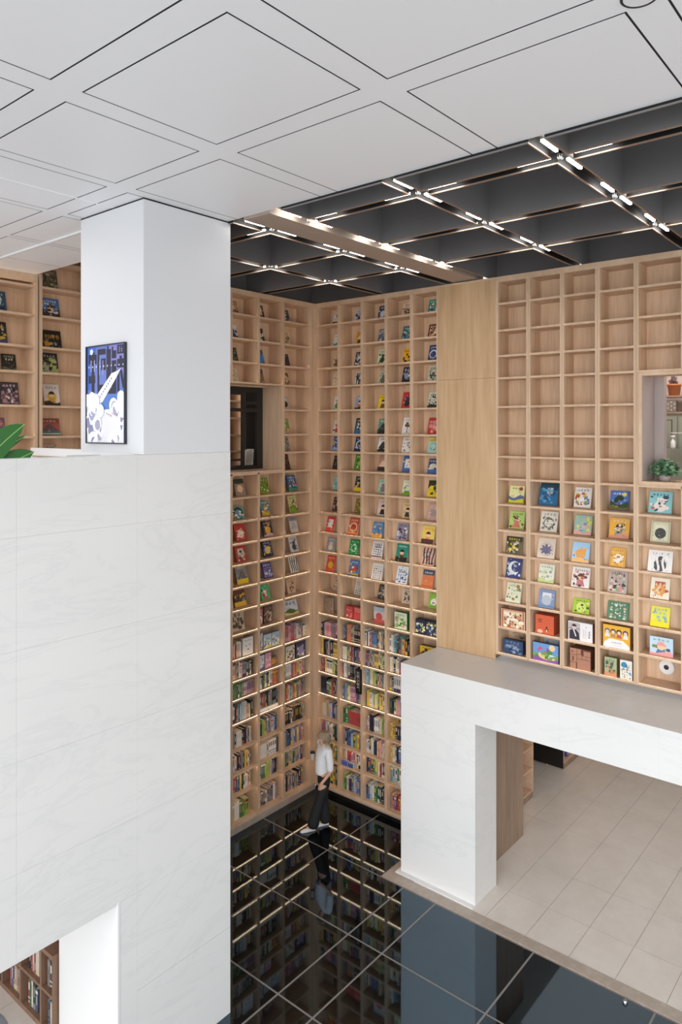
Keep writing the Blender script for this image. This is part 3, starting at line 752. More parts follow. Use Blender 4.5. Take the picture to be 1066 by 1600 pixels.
def book_mesh(name, w, h, t, bg, codes, acc, seed, text=None, spine=None):
    rnd = random.Random(seed)
    c = lin(bg); sp = lin(spine) if spine else tuple(k * .9 for k in c)
    mb = MB(); b = 0.0025
    mb.box(-w / 2, w / 2, 0, b, 0, h, c); mb.box(-w / 2, w / 2, t - b, t, 0, h, c); mb.box(-w / 2, -w / 2 + b, b, t - b, 0, h, sp)
    a = Art(mb, w, h, rnd)
    if len(codes) > 1:
        for q in range(12):       # faint background figures of the printed picture
            e_ = lin(acc[q % len(acc)]); mixc = tuple(c[i_] * .72 + e_[i_] * .28 for i_ in range(3))
            a.disc(rnd.uniform(-.42, .42), rnd.uniform(.06, .94), rnd.uniform(.03, .09), mixc, 6, rnd.uniform(.6, 1.6))
    a.draw(codes, acc)
    if len(codes) > 2:
        for q in range(8): a.disc(rnd.uniform(-.4, .4), rnd.uniform(.06, .5), rnd.uniform(.012, .03), acc[q % len(acc)], 5, rnd.uniform(.6, 2))
    if text:
        for (body, size, x, z, col) in text: add_text(mb, body, size * h, x * w, z * h, -0.00030 * (a.k + 1), col)
    return mb.mesh(name, M['print'], True)
page_cache = {}
def face_book(side, u, dep_back, z, w, h, t, bg, codes, acc, label, group, seed, tilt=None, yaw=0, text=None, spine=None, name='picture_book', cat='book'):
    th_ = radians(17) if tilt is None else radians(tilt)
    depth = t * cos(th_) + h * sin(th_)
    d = dep_back - depth - 0.004
    o = link(name, book_mesh(name, w, h, t, bg, codes, acc, seed, text, spine), None, wall_loc(side, u, d, z + t * sin(th_) + 0.0015), (-th_, 0, wall_rz(side) + yaw))
    tag(o, label, cat, group)
    k = (round(w, 3), round(h, 3), round(t, 3))
    if k not in page_cache:
        p = MB(); p.box(-w / 2 + .0027, w / 2 - .003, .0027, t - .0027, .003, h - .003); page_cache[k] = p.mesh('page_block', M['page'])
    link('page_block', page_cache[k], o)
    return o

SIDE = {'L': 'left of corner', 'R': 'right of corner', 'P': 'in pale case'}
def where(case, col, row):
    n = (4 - col) if case == 'L' else col + 1
    return f"{ORD[n]} column {SIDE[case]}, {ORD[row + 1]} shelf from top"
CELLS = {'L': cells_L, 'R': cells_R, 'P': cells_P}
W_ = '#e9e6df'; K_ = '#1d1d20'
# desc | cover colour | print codes | print colours | width | height | place across the cell
FACE = {
'R': {
 0: ['white over yellow picture book|e6e6e4|TBS|3a3a3a,2b2a22,c9a53a', 'grey and white photo book|c9ccd0|TPS|44506a,6b7688,2d3340', 'dark blue starry book|2a3350|TDS|dfe3ea,c8d0dc,8fa0c0', 'cream book with brown figures|dcc8b0|TSP|7a4a38,a3634a,4b3a30', 'teal green picture book|2f8f7a|TSP|d9e6d8,b44a4a,3a5a8c'],
 1: ['white book above teal sea|e4e8e6|THh|3f9aa0,3f9aa0,7fc4c4', 'golden yellow book with brown drawing|d9a74a|TCS|6a4426,5a3a20,e9d9a0', 'blue grey book with yellow foot|5a6478|TSb|e6e6e8,c9ced8,d9c23a', 'blue green patterned book|3f6478|TGS|9fd0c8,c4dca0,243848', 'maroon patterned book|5e2f2a|TGP|e2c8a0,d9b890,f0e2c8'],
 2: ['beige book with brown animal|d6c09c|TAS|6b4c34,8a6242,4a3626', 'black book with white title|26262a|UPS|e8e8e8,8a8e94,c9c9cc', 'white and green leafy book|c9d6b8|SAT|3c5a34,2c4428,4a7a3c,1f2c1e', 'yellow book with black title|eab11f|TPd|1f1c18,4a4440,2a2622', 'navy book with round emblem|26396a|TOD|cfd8e8,c9d4ea,26396a,b8c8e6'],
 3: ['cream plain book|dccdb4|TS|9a8468,b8a080', 'white book with black drawing|dedcd8|UVP|2b2b2e,3a3a3c,6b6b70', 'pale green book with grey beasts|c2ccb2|TGA|4a4f44,5a6054,6b7062', 'black and navy book with white title|22222c|UDP|d9dce4,8f98b0,4a5068', 'pale mint book with grey beasts|c9d2bc|TGP|4c5046,5c6056,787c70'],
 4: ['green and white picture book|b8c6b0|NSA|d8dce0,8a5a6a,5c8a4a', 'blue and white explorer book|8fa8d0|TCh|f0f0f0,c9743a,3a3024,e8ecf2', 'bright yellow book with portrait|ecd41c|CTd|7a4a58,2a2420,2c2a1e', 'red book with dark wreath|c23a36|WAt|f0e0d0,2d2a3a,4a5a9a', 'mint white book with animals|d4dcc8|TGSh|3a3e38,4c5a50,222422,2a2c28'],
 5: ['white book with red figure|e2dcd4|TCS|a33a34,b8443c,2a2426', 'black book with blue foot|26282c|TPB|dfe3e6,8a9096,3a6f9a', 'teal book with black wave|5f9a84|THm|e6ece4,25282a,303436', 'white book with single tree|eceae6|TR|9aa4b0,6b5a48', 'red book with white lettering|b83530|P|d98078,c85a52,e0a8a0'],
 6: ['blue book with yellow stars|3f64a0|TSh|e2e6ee,d9c24a,8fb0d8', 'navy book with white ring|26365c|TOS|d9e0ea,c2d0e6,26365c,4a6a5a', 'white book with black landscape|dde4e6|Thm|4c5458,202426,32383a', 'white book with two dots|e8e8e4|TS|8a98a8,3c3c40,2a2a2c', 'pale teal book with yellow top|a8d4cc|nTW|d8cc6a,3a6a74,4a8a90,6ab0a8'],
 7: ['black narrow book|2e2c2a|TP|b0aca4,5a5650', 'green jungle picture book|5c8f3c|TSP|e6dcb8,2c5a24,8abf4a,3a6f2e', 'tan book with dark foot|b8927c|mB|e4c8b4,33302e', 'blue book with white label|3a6ca8|LTS|eceadf,c23a3a,8fb4dc', 'navy book with moon|3a4878|TDPB|d8dcc0,c9ccc0,22283c,3f66b0'],
 8: ['pale teal slim book|8fc0c0|TS|dfe8e4,5a9a9c', 'black book with yellow foot|24262a|TSB|c9ccd0,8a8e94,e2c81e', 'mint book with grey animals|a9cfc2|TSA|4c6a68,78989a,8a7a78', 'white book in green leaves|dfe6d2|hWT|6fae2e,2c4a24,8abf3a,2b2b24', 'yellow book with black tree|d9be2a|NSPh|2c3424,8fae3c,1e2018,e8c81c'],
 9: ['dark maroon book|4a3034|TSP|c9b8a8,8a5a54,dcd2c4', 'olive and gold patterned book|7a7038|TSG|d2b84a,c49a34,3a3c24', 'pinkish white book with black figure|dccfc8|TC|6b4c4c,2a2628,33282a', 'cream book with dark portrait|dcc28f|TDC|5a4a34,cfc0a8,3a2f2a,2a2422', 'pink grey faded book|c4a096|TDS|d9c4bc,9a9088,b8837a'],
 10: ['red framed book with white panel|c8433c|LS|e8e2da,8fa098,c85048|.2|.29|.46', 'red orange mandala book|c8553c|TOSb|e8d2b0,e2b48a,b03c30,d9a050|.22|.31|.52', 'blue sky and sand book|4f86bc|TBbS|dcc88a,e4b458,d98a3a,3c6a9c|.23|.28|.52', 'grey purple comic book|8a8a9c|TPS|5a2f44,dcdce2,3f4454,b4b8c4|.23|.30|.52', 'yellow and lilac picture book|e2c85a|TCB|d9703a,e08a6a,4a2f2a,c2b4d0|.24|.30|.52'],
 11: ['grey book with cream animal|8f909c|TA|e4e0d8,dccbac|.2|.26|.46', 'bright green book|1f8a4a|TWS|7fd08a,bfe4c4,e6f0e4|.22|.28|.52', 'white book with black lettering|e4e2e0|TtGb|33333a,3a3442,4c4a54,5a3f58|.23|.30|.52', 'teal book with red foot|2f8f78|TCB|d9e8d8,5a3a24,2c241e,d04a34|.24|.33|.52', 'pink comic patterned book|d9a890|PSV|e2c8a0,b8504a,3a3a3e,8fb0c0|.25|.31|.52'],
 12: ['red book with green flower|d2503a|TWD|f0d8b8,2f5a3c,e0b03a,3c3a2c|.2|.30|.46', 'blue book with little cars|4f7fb4|TDSb|e8ecf0,c9503c,1f2c3c,d9c03a|.22|.28|.52', 'white book with dark icons|e2e0da|G|3c3c44,b4483c,4a4a50|.23|.29|.52', 'white book with blue icons|e6e8ea|GtS|3f78b8,2a2c34,5a90c8|.23|.30|.52', 'navy over orange book|d27a4a|nTb|3c5068,e8e0d4,b45a34|.22|.30|.5'],
 13: ['cream and brown small book|c9b096|TSP|6b4a3a,8a6a50,e2d4bc', 'white book full of black animals|d9d6ce|G|2f2f33,3c3c40,4c4c50', 'dark photo book|3c3a38|TPS|d9b84a,8a8a88,c9ccd0,5a6a8a', 'cream book with grey city|d6c4aa|TPS|6a5f54,3f4a58,8a8a84', 'green book with white face|8abf4a|DSh|f0ece2,3a4a34,7fb03c'],
 },
'L3': {
 0: 'dark photo book|4a4650|TPS|d2ccd4,8a8f9c,2d3c6a', 1: 'cream patterned book|dcc49a|GTS|6a5236,7a6244,4a3c2c', 2: 'plain dark purple book|3c3444|T|8a84a0', 3: 'brown and cream blotched book|6b4c38|SPS|dcc49a,e2d0a8,c9a878',
 4: 'dark book with pale label|b8aca4|LD|dcd6d0,2c2a28', 5: 'green meadow picture book|7a9a4c|TSPh|e6dcc0,d9c84a,4f7a34,c9a08a', 6: 'grey patterned picture book|8f8a84|TGP|3c3a38,d0ccc4,5a544e', 7: 'dark brown book|3f2f28|TP|7a5c48,5a4234',
 8: 'blue book with red figures|2f5684|TtSh|d9d6cc,c9ccd0,c24a3c,4a8a5a|.24|.30|.58', 9: 'yellow green forest book|c9c48a|TSHS|3c3a2c,4a5a34,7a9a34,2c3c24|.2|.31|.62',
 10: 'grey white landscape book|c2bfb8|nTm|8a8a90,5a5860,a8a8a8|.2|.30|.66', 11: 'pale grey book with black cat|c4c8c8|TAS|6a6c70,3a3a40,8f9498|.21|.30|.66', 12: 'black and white striped book|dcd8d0|Vt|26262a,2c2a2c|.21|.30|.66', 13: 'beige book with small figure|c9ac8c|TS|8a6a50,3a2f28|.2|.26|.55',
 14: 'wide landscape book with green hill|c4ccd4|UHh|4a5a64,4f6a34,c2b878|.36|.27|.56'},
'L2': {
 0: 'dark brown framed book|3f2a22|LTS|dcc8a8,c9a888,5a3c2c', 1: 'dark book with white sketch|3a342e|TAP|b89a6a,dcdad2,4a443a', 2: 'bright blue book|3f8ac8|nth|5a5a6c,22303c,2a6aa8', 3: 'purple over brown book|8a6a4c|nTS|4c4050,d2b890,6b4c38',
 8: 'green bamboo picture book|8a9f34|TVS|dfe2c0,4f6a24,3a5020|.21|.29|.52', 9: 'teal and white gnome book|4f7f84|TCBS|e0dccc,c2543c,b89a34,d9d6cc|.21|.28|.56', 10: 'dark book with yellow flower|34303a|DTSh|e0a83a,e8c86a,4a3f54,b8a0a4|.23|.28|.66', 11: 'navy book with glowing star|2c3048|TDS|b8bccc,dcc060,8a90b0|.23|.29|.66', 12: 'purple book with yellow spine|4a4678|TGS|dcdce8,8a88b8,b8b4dc|.22|.28|.66', 13: 'bright green book with rabbit|3fae74|CS|d04a4a,e8e8e4,2c2a2c|.22|.27|.58'},
'L1': {
 0: 'brown photo book|a07a5a|TPS|e0c8a8,6b4a38,c49a74', 1: 'white book with blue ink figure|dcdee2|ASP|3c4a70,5a6a90,20283c', 2: 'dark green book|2c3028|TPS|8a8c70,4a5040,6b705a', 3: 'cream book|dccdb0|TS|8a7a60,bfae90',
 8: 'taupe book with portrait|8f8474|TDn|4a4a3c,e0b89a,3a4034|.22|.30|.60', 9: 'teal landscape book with eye|5a9a8c|DOS|dcdcd0,2a2c2c,6a8a9c,c9d8c8|.27|.22|.55', 10: 'red book with white face|b8403a|DWS|e2d6c4,dcb08a,f0e2d0,8a2f2c|.25|.29|.62', 11: 'red framed tiger book|b8423c|LSP|d2ccb8,8a8470,4a4a40,b0a890|.23|.28|.65', 12: 'grey mountain book with yellow foot|8a8484|TmB|c9c4c0,6a6468,e2c42a|.26|.32|.68', 13: 'dark book with yellow figures|3c342c|nPB|6b4030,6f8a98,d2a83a,c9a23c|.27|.31|.58', 14: 'large cream book with tree roots|b8ab98|UPS|4a4038,6b5c4c,3f362e|.32|.33|.45'},
'P': {
 8: ['yellow green book of fields|e4e6a8|TdHh|3c4a34,a8443a,5a6aa0,d2d42a|.25|.27', 'big blue forest book|2a6a9a|nSPS|24485c,4fa0c8,2c5a84,5f8ab0|.29|.34', 'white book with flying birds|e8e4de|TSP|6a7aa8,a85a3c,8a9a78,c9b04a|.25|.30', 'night forest picture book|4a74c0|dTHRh|e8d44a,f0ead0,2f4a2c,2c3c24,6a6434|.26|.28', 'teal cat book with red spine|8fcad0|TAS|3a4a5c,e8e2dc,3c5a6c,b87a6a|.30|.30'],
 9: ['lime green book with boy|b4d478|TCS|6a5a3c,d07a6a,5a3c2c,dce8a8|.25|.27', 'white book with flower wreath|e2e0d6|TWS|8a8478,6f7460,8f8a80,4f6a4c|.27|.31', 'pastel scenery picture book|9ac0b4|SPhd|d2dc5a,7a8ac0,e0b0a8,e4d478|.26|.29', 'yellow book with reading child|ebb544|TCSh|d9d4c8,7f9a94,3a2c2c,d99a84|.28|.29', 'cream framed green book|dcdcc0|FLD|b4bea0,e4e2cc,4a4c48|.25|.29'],
 10: ['brown house photo book|6a5f44|nTPS|3c3a20,dcc84a,b8b09a,d6d2c0|.27|.27', 'cream book with dark circle scene|d6c8b8|DOW|5a5878,c8b8a8,6a6884,d8ccbc|.27|.30', 'light blue book with orange boat|a2cbea|SDh|4a5a7c,e0a45a,e8b878,7fb0d8|.25|.29', 'golden small book with cloud|e4b45a|TDSF|b4703a,ece4d4,9a6a34,d49a3c|.21|.27', 'white book with striped cat|ece8e4|TAV|9a9a9a,4a4a4e,e6e4e2|.31|.29'],
 11: ['dark blue crescent moon book|3a4272|MS|d6dcdc,c8ccdc,e2e2ea|.25|.30', 'white and green rabbit book|dfe0d2|TSh|8a8a84,a8ae8c,c0d08a|.24|.27', 'white book with brown haired child|e8e2de|TCS|4a3c3c,c27a7a,7a3c34,9a5a54|.26|.29', 'floral patterned picture book|b8a8a0|TSGP|2f3a44,d28a84,7fa070,e0c8b8|.26|.33', 'cream framed red lion book|e6dfcc|LDtS|b8524c,dc9a4a,e8d8b8,d8d0bc|.24|.28'],
 12: ['pale cream caterpillar book|dcdcc0|TSd|6a6c58,6f9060,b0763c|.24|.30', 'blue grey framed small book|8294b8|LDb|e0e2e6,b8bec8,4f86b4|.25|.27', 'lime green thick book|a8c83a|TDS|4a5a24,d2e078,7fa82c|.24|.21', 'dark green album with faces|4f7a5c|TGF|dce2d8,c9b89a,5f8a6c|.29|.25', 'yellow book with blue letters|e4de4a|TtSB|7aa4b4,8ab4c0,b8c88a,ecdc14|.24|.27'],
 }}
def do_face(case, col, row, spec, i=0):
    p = spec.split('|')
    acc = ['#' + a for a in p[3].split(',')]
    a, b = CELLS[case][col]
    f = deep_R if case != 'L' else (lambda r: DEEP)
    shallow = f(row) == SHAL
    w = float(p[4]) if len(p) > 4 else (0.19 + 0.03 * RND.random())
    avail = ZS[row] - TH - ZS[row + 1] - 0.02
    h = float(p[5]) if len(p) > 5 else min(avail, 0.25 + 0.05 * RND.random())
    h = min(h, avail)
    u = float(p[6]) if len(p) > 6 else (0.5 if case != 'P' else (0.46 if shallow else 0.38))
    if case == 'L' and len(p) <= 6: u = 0.45
    side = 'L' if case == 'L' else 'R'
    t = 0.012 + 0.014 * RND.random()
    back = DEEP if not shallow else SHAL
    if case == 'L' and row >= 8: back = 0.27
    text = None
    if p[0].startswith('big blue forest'): text = [('大地', .15, 0.06, .68, '#eef2f4'), ('画册', .15, 0.06, .52, '#dfeaf0')]
    if p[0].startswith('red book with white lettering'): text = [('中国', .24, -.08, .62, '#ecd0cc'), ('国家', .24, -.08, .38, '#ecd0cc')]
    face_book(side, a + (b - a) * u, back, ZS[row + 1], w, h, t, '#' + p[1], p[2], acc, p[0] + ', ' + where(case, col, row), {'L': 'face-out books left of the corner', 'R': 'face-out books right of the corner', 'P': 'face-out books above the portal'}[case], row * 31 + col * 7 + i * 3 + ord(case), text=text)
for row, lst in FACE['R'].items():
    for col, sp in enumerate(lst): do_face('R', col, row, sp)
for col, k in ((3, 'L3'), (2, 'L2'), (1, 'L1')):
    for row, sp in FACE[k].items(): do_face('L', col, row, sp)
for row, lst in FACE['P'].items():
    for col, sp in enumerate(lst): do_face('P', col, row, sp)
# second books that stand half hidden at the left of the cells left of the corner
SLIV = {(1, 8): 'dark patterned slim book|3a302c|SG|c9c0b4,8a8078', (1, 9): 'orange fox slim book|d2843c|TAS|f0e2c8,b84a34,e4c08a', (1, 10): 'black and white ink book|3c3c3a|SGP|d6d2c8,b0aca2', (1, 11): 'orange sun book|dc9a44|DSH|e8b860,c85a34,b8482c', (1, 12): 'maroon swirl book|a34c48|OSh|dcb8a0,8a3434,c87a6a', (1, 13): 'cream slim book|d2c4a8|TS|8a7c68,5a5040',
 (2, 9): 'cream slim book|d6cdbc|TS|5a5048,8a5a4a', (2, 10): 'green and white slim book|9aa68c|SPH|2f3028,dfe0d8,4a5a38', (2, 11): 'grey cat slim book|b4b4b0|ASh|3c3c3e,6a6a6c,d0d0cc', (2, 12): 'white sketch slim book|d2ccc0|SG|6a5f54,8a8074', (2, 13): 'olive slim book|6a5f3c|SP|a08a4a,3a3424',
 (3, 8): 'cream slim book|dcd2c4|TS|7a5a50,3a3430', (3, 9): 'grey slim book|c9bfb4|TS|6a4a44,2a2830', (3, 10): 'blue topped slim book|b8c4cc|nDB|3c7ab8,3c3430,d2ccc4', (3, 11): 'purple slim book|4a4a70|SG|8a88ac,6a6890', (3, 12): 'red and black slim book|8a7a64|SPG|b84a34,2c2a26', (3, 13): 'yellow and green slim book|b8a44a|SPh|3a3424,d2c060', (3, 14): 'green topped slim book|6a7a4c|dTS|d2c84a,dcd4b8,8a6a50'}
for (col, row), sp in SLIV.items(): do_face('L', col, row, sp + '|.15|.28|' + ('.17' if row != 14 else '.15'), 1)

# ------------------------------------------------------------------ boxes, blocks and other things on the lower shelves of the pale case
def box_thing(name, case, col, row, u, d0, w, h, dp, bg, codes, acc, label, cat='box', group=None, text=None, side='#888888', top=None, seed=3):
    a, b = CELLS[case][col]; sd = 'L' if case == 'L' else 'R'
    mb = MB(); c = lin(bg); sc = lin(side); tc = lin(top or side)
    mb.box(-w / 2, w / 2, 0, dp, 0, h, cols=[sc, tc, c, sc, sc, sc])
    ar = Art(mb, w, h, random.Random(seed)); ar.draw(codes, ['#' + q for q in acc.split(',')])
    if text:
        for (body, size, x, z, col_) in text: add_text(mb, body, size * h, x * w, z * h, -0.004, col_)
    o = link(name, mb.mesh(name, M['print'], True), None, wall_loc(sd, a + (b - a) * u, d0, ZS[row + 1] + 0.0015), (0, 0, wall_rz(sd)))
    bv = o.modifiers.new('bevel', 'BEVEL'); bv.width = 0.003; bv.segments = 1; bv.limit_method = 'ANGLE'; bv.angle_limit = radians(60)
    return tag(o, label, cat, group)
gp = 'boxed sets on the pale case'
box_thing('gift_box', 'P', 0, 13, .50, .03, .40, .28, .07, '#dcc0a0', 'LFSGW', 'f0e4d4,a86a4a,c49468,7a4a3a,e2cca8', 'ornate cream gift box with orange sides, first column in pale case', group=gp, side='#b85a3c')
box_thing('gift_box', 'P', 0, 14, .47, .06, .33, .21, .10, '#33486c', 'TSP', '8a98b0,4a6488,26385a,5f7898', 'dark blue boxed set, first column bottom shelf in pale case', group=gp, side='#22304c')
ob = box_thing('gift_box', 'P', 1, 13, .44, .05, .29, .28, .20, '#cf5f3e', '', 'ffffff', 'orange cube box with a small penguin emblem, second column in pale case', group=gp, side='#b04a30')
pm = MB(); ar = Art(pm, .29, .28, random.Random(1)); ar.k = 3
for k in range(3): ar.rect(-.34, -.34 + (.24, .16, .20)[k], .74 - k * .07, .77 - k * .07, '#4a2018')
ar.disc(.12, .20, .075, '#1d1a1a', 14, .75); ar.disc(.12, .36, .05, '#1d1a1a', 10); ar.P([(.02, .22), (.06, .34), (.07, .2)], '#1d1a1a'); ar.P([(.22, .22), (.18, .34), (.17, .2)], '#1d1a1a'); ar.P([(.08, .37), (.02, .345), (.08, .34)], '#d98a3a'); ar.k += 1
ar.disc(.12, .19, .05, '#efe8dc', 12, .72); ar.rect(.07, .11, .08, .11, '#e0a03a'); ar.rect(.13, .17, .08, .11, '#e0a03a'); ar.disc(-.24, .12, .1, '#e6b8a4', 10, 1.5)
link('printed_emblem', pm.mesh('printed_emblem', M['print'], True), ob)['kind'] = 'stuff'
box_thing('gift_box', 'P', 1, 14, .50, .02, .40, .27, .07, '#6f98cc', 'HSPhd', '7aa05a,c85a78,e0b84a,8a5a9a,e6c89a,4f8a4a,d8e0ee', 'blue landscape game box with colourful town, second column bottom shelf', group=gp, side='#3c4a7a', seed=8)
bb = box_thing('leaning_board', 'P', 1, 14, .58, .30, .38, .36, .012, '#b4b8bc', 'PT', '8fa0b4,5a6878,d6dade,7a8894', 'grey printed board standing behind the blue game box', 'board', side='#8a8e92')
box_thing('gift_box', 'P', 2, 13, .50, .03, .36, .27, .08, '#e6e2e2', '', 'ffffff', 'white boxed set with a portrait photograph, third column in pale case', group=gp, side='#7a4440', top='#cfcaca')
pw = [o for o in bpy.data.objects if o.get('label', '').startswith('white boxed set')][0]
pm = MB(); ar = Art(pm, .36, .27, random.Random(2)); ar.k = 2
ar.rect(-.47, .0, .04, .95, '#b8aeb0'); ar.k += 1; ar.rect(-.47, 0, .62, .66, '#7a7074'); ar.k += 1
ar.P([(-.44, .06), (-.02, .06), (-.05, .42), (-.16, .58), (-.32, .60), (-.43, .50)], '#33303a'); ar.k += 1
ar.P([(-.30, .60), (-.25, .60), (-.15, .25), (-.19, .22)], '#e6e0e2'); ar.disc(-.24, .70, .085, '#d2bcb4'); ar.k += 1; ar.disc(-.24, .75, .1, '#2a2428', 10, 1, 0, pi)
for k in range(3): ar.glyphs(.32, .42, .52 - k * .14, .10, 1, '#5a5658')
for k in range(6): ar.glyphs(.12, .16, .58 - k * .08, .05, 1, '#8a8688'); ar.glyphs(.20, .24, .58 - k * .08, .05, 1, '#a09c9e')
ar.glyphs(.22, .28, .76, .07, 1, '#6a6668')
link('printed_photo', pm.mesh('printed_photo', M['print'], True), pw)
# copper cube with raised letter blocks
cu = empty('copper_cube', wall_loc('R', cells_P[2][0] + (cells_P[2][1] - cells_P[2][0]) * .50, .03, ZS[15] + .0015), RZ_R, 'copper coloured cube with raised letter blocks, third column bottom shelf', 'ornament')
cop = mat('copper_paint', '#b4826a', 0.45, 0.25); cop2 = mat('copper_brown', '#6a3f30', 0.5, 0.2)
m = MB(); m.box(-.15, .15, .012, .27, 0, .29); link('cube_body', m.mesh('cube_body', cop2), cu)
for bx in ((-.15, -.05, .20, .29), (-.15, -.05, .09, .195), (-.15, -.06, 0, .085), (-.045, .01, .215, .29), (-.045, .02, .15, .21), (.05, .15, .20, .27), (.025, .085, .15, .195), (.09, .15, .15, .195), (-.045, .15, 0, .145)):
    m = MB(); m.box(bx[0], bx[1], 0, .0118, bx[2], bx[3]); o = link('letter_block', m.mesh('letter_block', cop), cu)
m = MB(); m.box(-.115, -.095, -.001, .001, .11, .175); m.box(-.13, -.10, -.001, .001, .235, .25); link('letter_hole', m.mesh('letter_hole', cop2), cu)
m = MB(); m.box(-.15, .15, 0, .27, .2902, .292); link('lid', m.mesh('lid', cop2), cu)
box_thing('gift_box', 'P', 3, 13, .47, .04, .37, .31, .06, '#e4ad38', 'G', 'e4ad38', 'yellow box with row of cartoon children, fourth column in pale case', group=gp, side='#b8862c')
py_ = [o for o in bpy.data.objects if o.get('label', '').startswith('yellow box with row')][0]
pm = MB(); ar = Art(pm, .37, .31, random.Random(3)); ar.k = 4
ar.rect(-.5, .5, 0, 1, '#e4ad38'); ar.k += 1
ar.P([(-.5, 0), (.5, 0), (.46, .16), (.25, .36), (-.25, .40), (-.46, .2)], '#f0ecec'); ar.k += 1
for k, (x, hc) in enumerate(((-.34, '#6a6a78'), (-.12, '#5a4638'), (.10, '#3c3034'), (.34, '#4a4a58'))):
    ar.disc(x, .72, .105, hc, 12); ar.P([(x - .1, .46), (x + .1, .46), (x + .05, .66), (x - .05, .66)], ('#dcdce4', '#b88a5a', '#b85a5a', '#e6e0e0')[k]); ar.k += 1
    ar.disc(x, .69, .07, '#ecc8ac', 10); ar.k += 1
ar.glyphs(-.2, .2, .20, .07, 6, '#8a8280'); ar.glyphs(-.18, .24, .10, .05, 7, '#a8a2a0')
link('printed_children', pm.mesh('printed_children', M['print'], True), py_)
box_thing('gift_box', 'P', 3, 14, .30, .03, .17, .26, .09, '#a8ae8c', 'TtSPh', '3c6a4a,5a5a4a,c2784a,7f9a6a,d09068,b8a080', 'olive green boxed set left on the bottom shelf, fourth column', group=gp, side='#6a7444')
box_thing('gift_box', 'P', 3, 14, .76, .03, .165, .26, .05, '#e6e2d6', 'GtS', '6a9ab4,4a6a84,8a8a84,c9b48a', 'white boxed set with blue disc right on the bottom shelf, fourth column', group=gp, side='#b8b4aa')
pz = [o for o in bpy.data.objects if o.get('label', '').startswith('white boxed set with blue disc')][0]
pm = MB(); ar = Art(pm, .165, .26, random.Random(3)); ar.k = 5; ar.disc(-.15, .76, .24, '#3f86b0', 16); link('printed_disc', pm.mesh('printed_disc', M['print'], True), pz)
box_thing('gift_box', 'P', 4, 13, .50, .08, .30, .25, .05, '#bcd4e4', 'TSCh', '7a8a4a,e0a85a,4a7a9c,e89a9a,3f5a74,e4ecec', 'light blue boxed set with cartoon pair, fifth column in pale case', group=gp, side='#a8b4bc')
wo = empty('wire_ornament', wall_loc('R', cells_P[0][0] + .27, .25, ZS[15] + .0015), RZ_R, 'black wire flower ornament behind the dark blue boxed set', 'ornament')
m = MB(); _r5 = random.Random(5)
m.tube([(0, 0, 0.0), (0, 0, .2)], .004, 5)
for k in range(9):
    t = k * .7; m.tube([(0, 0, .2), (.07 * cos(t), .01, .26 + .05 * sin(t)), (.15 * cos(t + .3), .0, .27 + .075 * sin(t + .3)), (.1 * cos(t + .7), .01, .26 + .06 * sin(t + .7))], .003, 4)
link('wire', m.mesh('wire', M['black_metal']), wo)['kind'] = 'stuff'
# round speaker set into the back board
sp = empty('ceiling_speaker', wall_loc('R', cells_P[4][0] + (cells_P[4][1] - cells_P[4][0]) * .49, DEEP, ZS[15] + .185), RZ_R, 'round white speaker set in the oak back board, fifth column bottom shelf', 'speaker')
m = MB(); m.lathe([(0, -0.012), (0.04, -0.012), (0.088, -0.010), (0.10, -0.004), (0.103, 0.0)], 28); me = m.mesh('speaker_ring', M['plaster'], smooth=True)
link('speaker_ring', me, sp, (0, -0.0005, 0), (radians(-90) + pi, 0, 0)).scale = (1, 1, -1)
m = MB(); m.lathe([(0, -0.016), (0.024, -0.015), (0.034, -0.0122)], 18); link('cone', m.mesh('cone', M['black_metal'], smooth=True), sp, (0, -0.0005, 0), (radians(-90) + pi, 0, 0)).scale = (1, 1, -1)

# ------------------------------------------------------------------ boxes among the lower shelves of the two corner cases
def bx(case, col, row, u, w, h, dp, bg, codes, acc, label, d0=.07, side='#777777', name='gift_box', cat='box', yaw=0, seed=5):
    return box_thing(name, case, col, row, u, d0, w, h, dp, bg, codes, acc, label, cat, 'boxed sets on the corner shelves', side=side, seed=seed)
bx('R', 0, 14, .30, .22, .29, .02, '#8f7a68', 'TS', 'a8947f,7a6656', 'tan folder standing first column right of corner, fifteenth shelf', side='#e6ded0', d0=.12)
bx('R', 0, 14, .80, .16, .27, .03, '#b49a80', 'TSP', '8a5a4a,d8c8b0,6a4a3c', 'patterned cream book beside tan folder, first column right of corner', side='#c9b8a0', d0=.2)
bx('R', 1, 14, .34, .17, .22, .10, '#bf4a48', 'tS', 'e0a8a0,d27a74,e8c8c0', 'small red box left of pair, second column right of corner', side='#a83c3c')
bx('R', 1, 14, .76, .20, .23, .10, '#c24c4c', 'Tt', 'ecc4bc,e4b0a8', 'wider red box right of pair, second column right of corner', side='#a83c3c')
bx('R', 2, 14, .55, .24, .29, .05, '#c9c0bc', 'DBn', 'b8534c,c25a54,a8b4c0', 'grey box with red circle, third column right of corner', side='#8a8a90', d0=.13)
bx('R', 3, 14, .50, .26, .29, .09, '#d2d8c0', 'SPWT', '6f9a4a,c49a8a,8ab060,4a7a3c', 'white and green leafy boxed set, fourth column right of corner', side='#2f7a3a')
bx('R', 3, 14, .93, .04, .24, .09, '#dc7a7a', 'T', 'f0e0d8', 'thin pink box at right end, fourth column right of corner', side='#c86a6a')
bx('R', 4, 14, .24, .20, .24, .12, '#262d40', 'SPt', 'c9cc4a,4a6a98,e6e6d8', 'navy pouch with yellow print left, fifth column right of corner', side='#1c2230')
bx('R', 4, 14, .72, .24, .24, .12, '#28324c', 'UPS', 'd6d04a,4a6a98,e0e0e0,7a8ab0', 'wide navy pouch with bright title, fifth column right of corner', side='#1c2230')
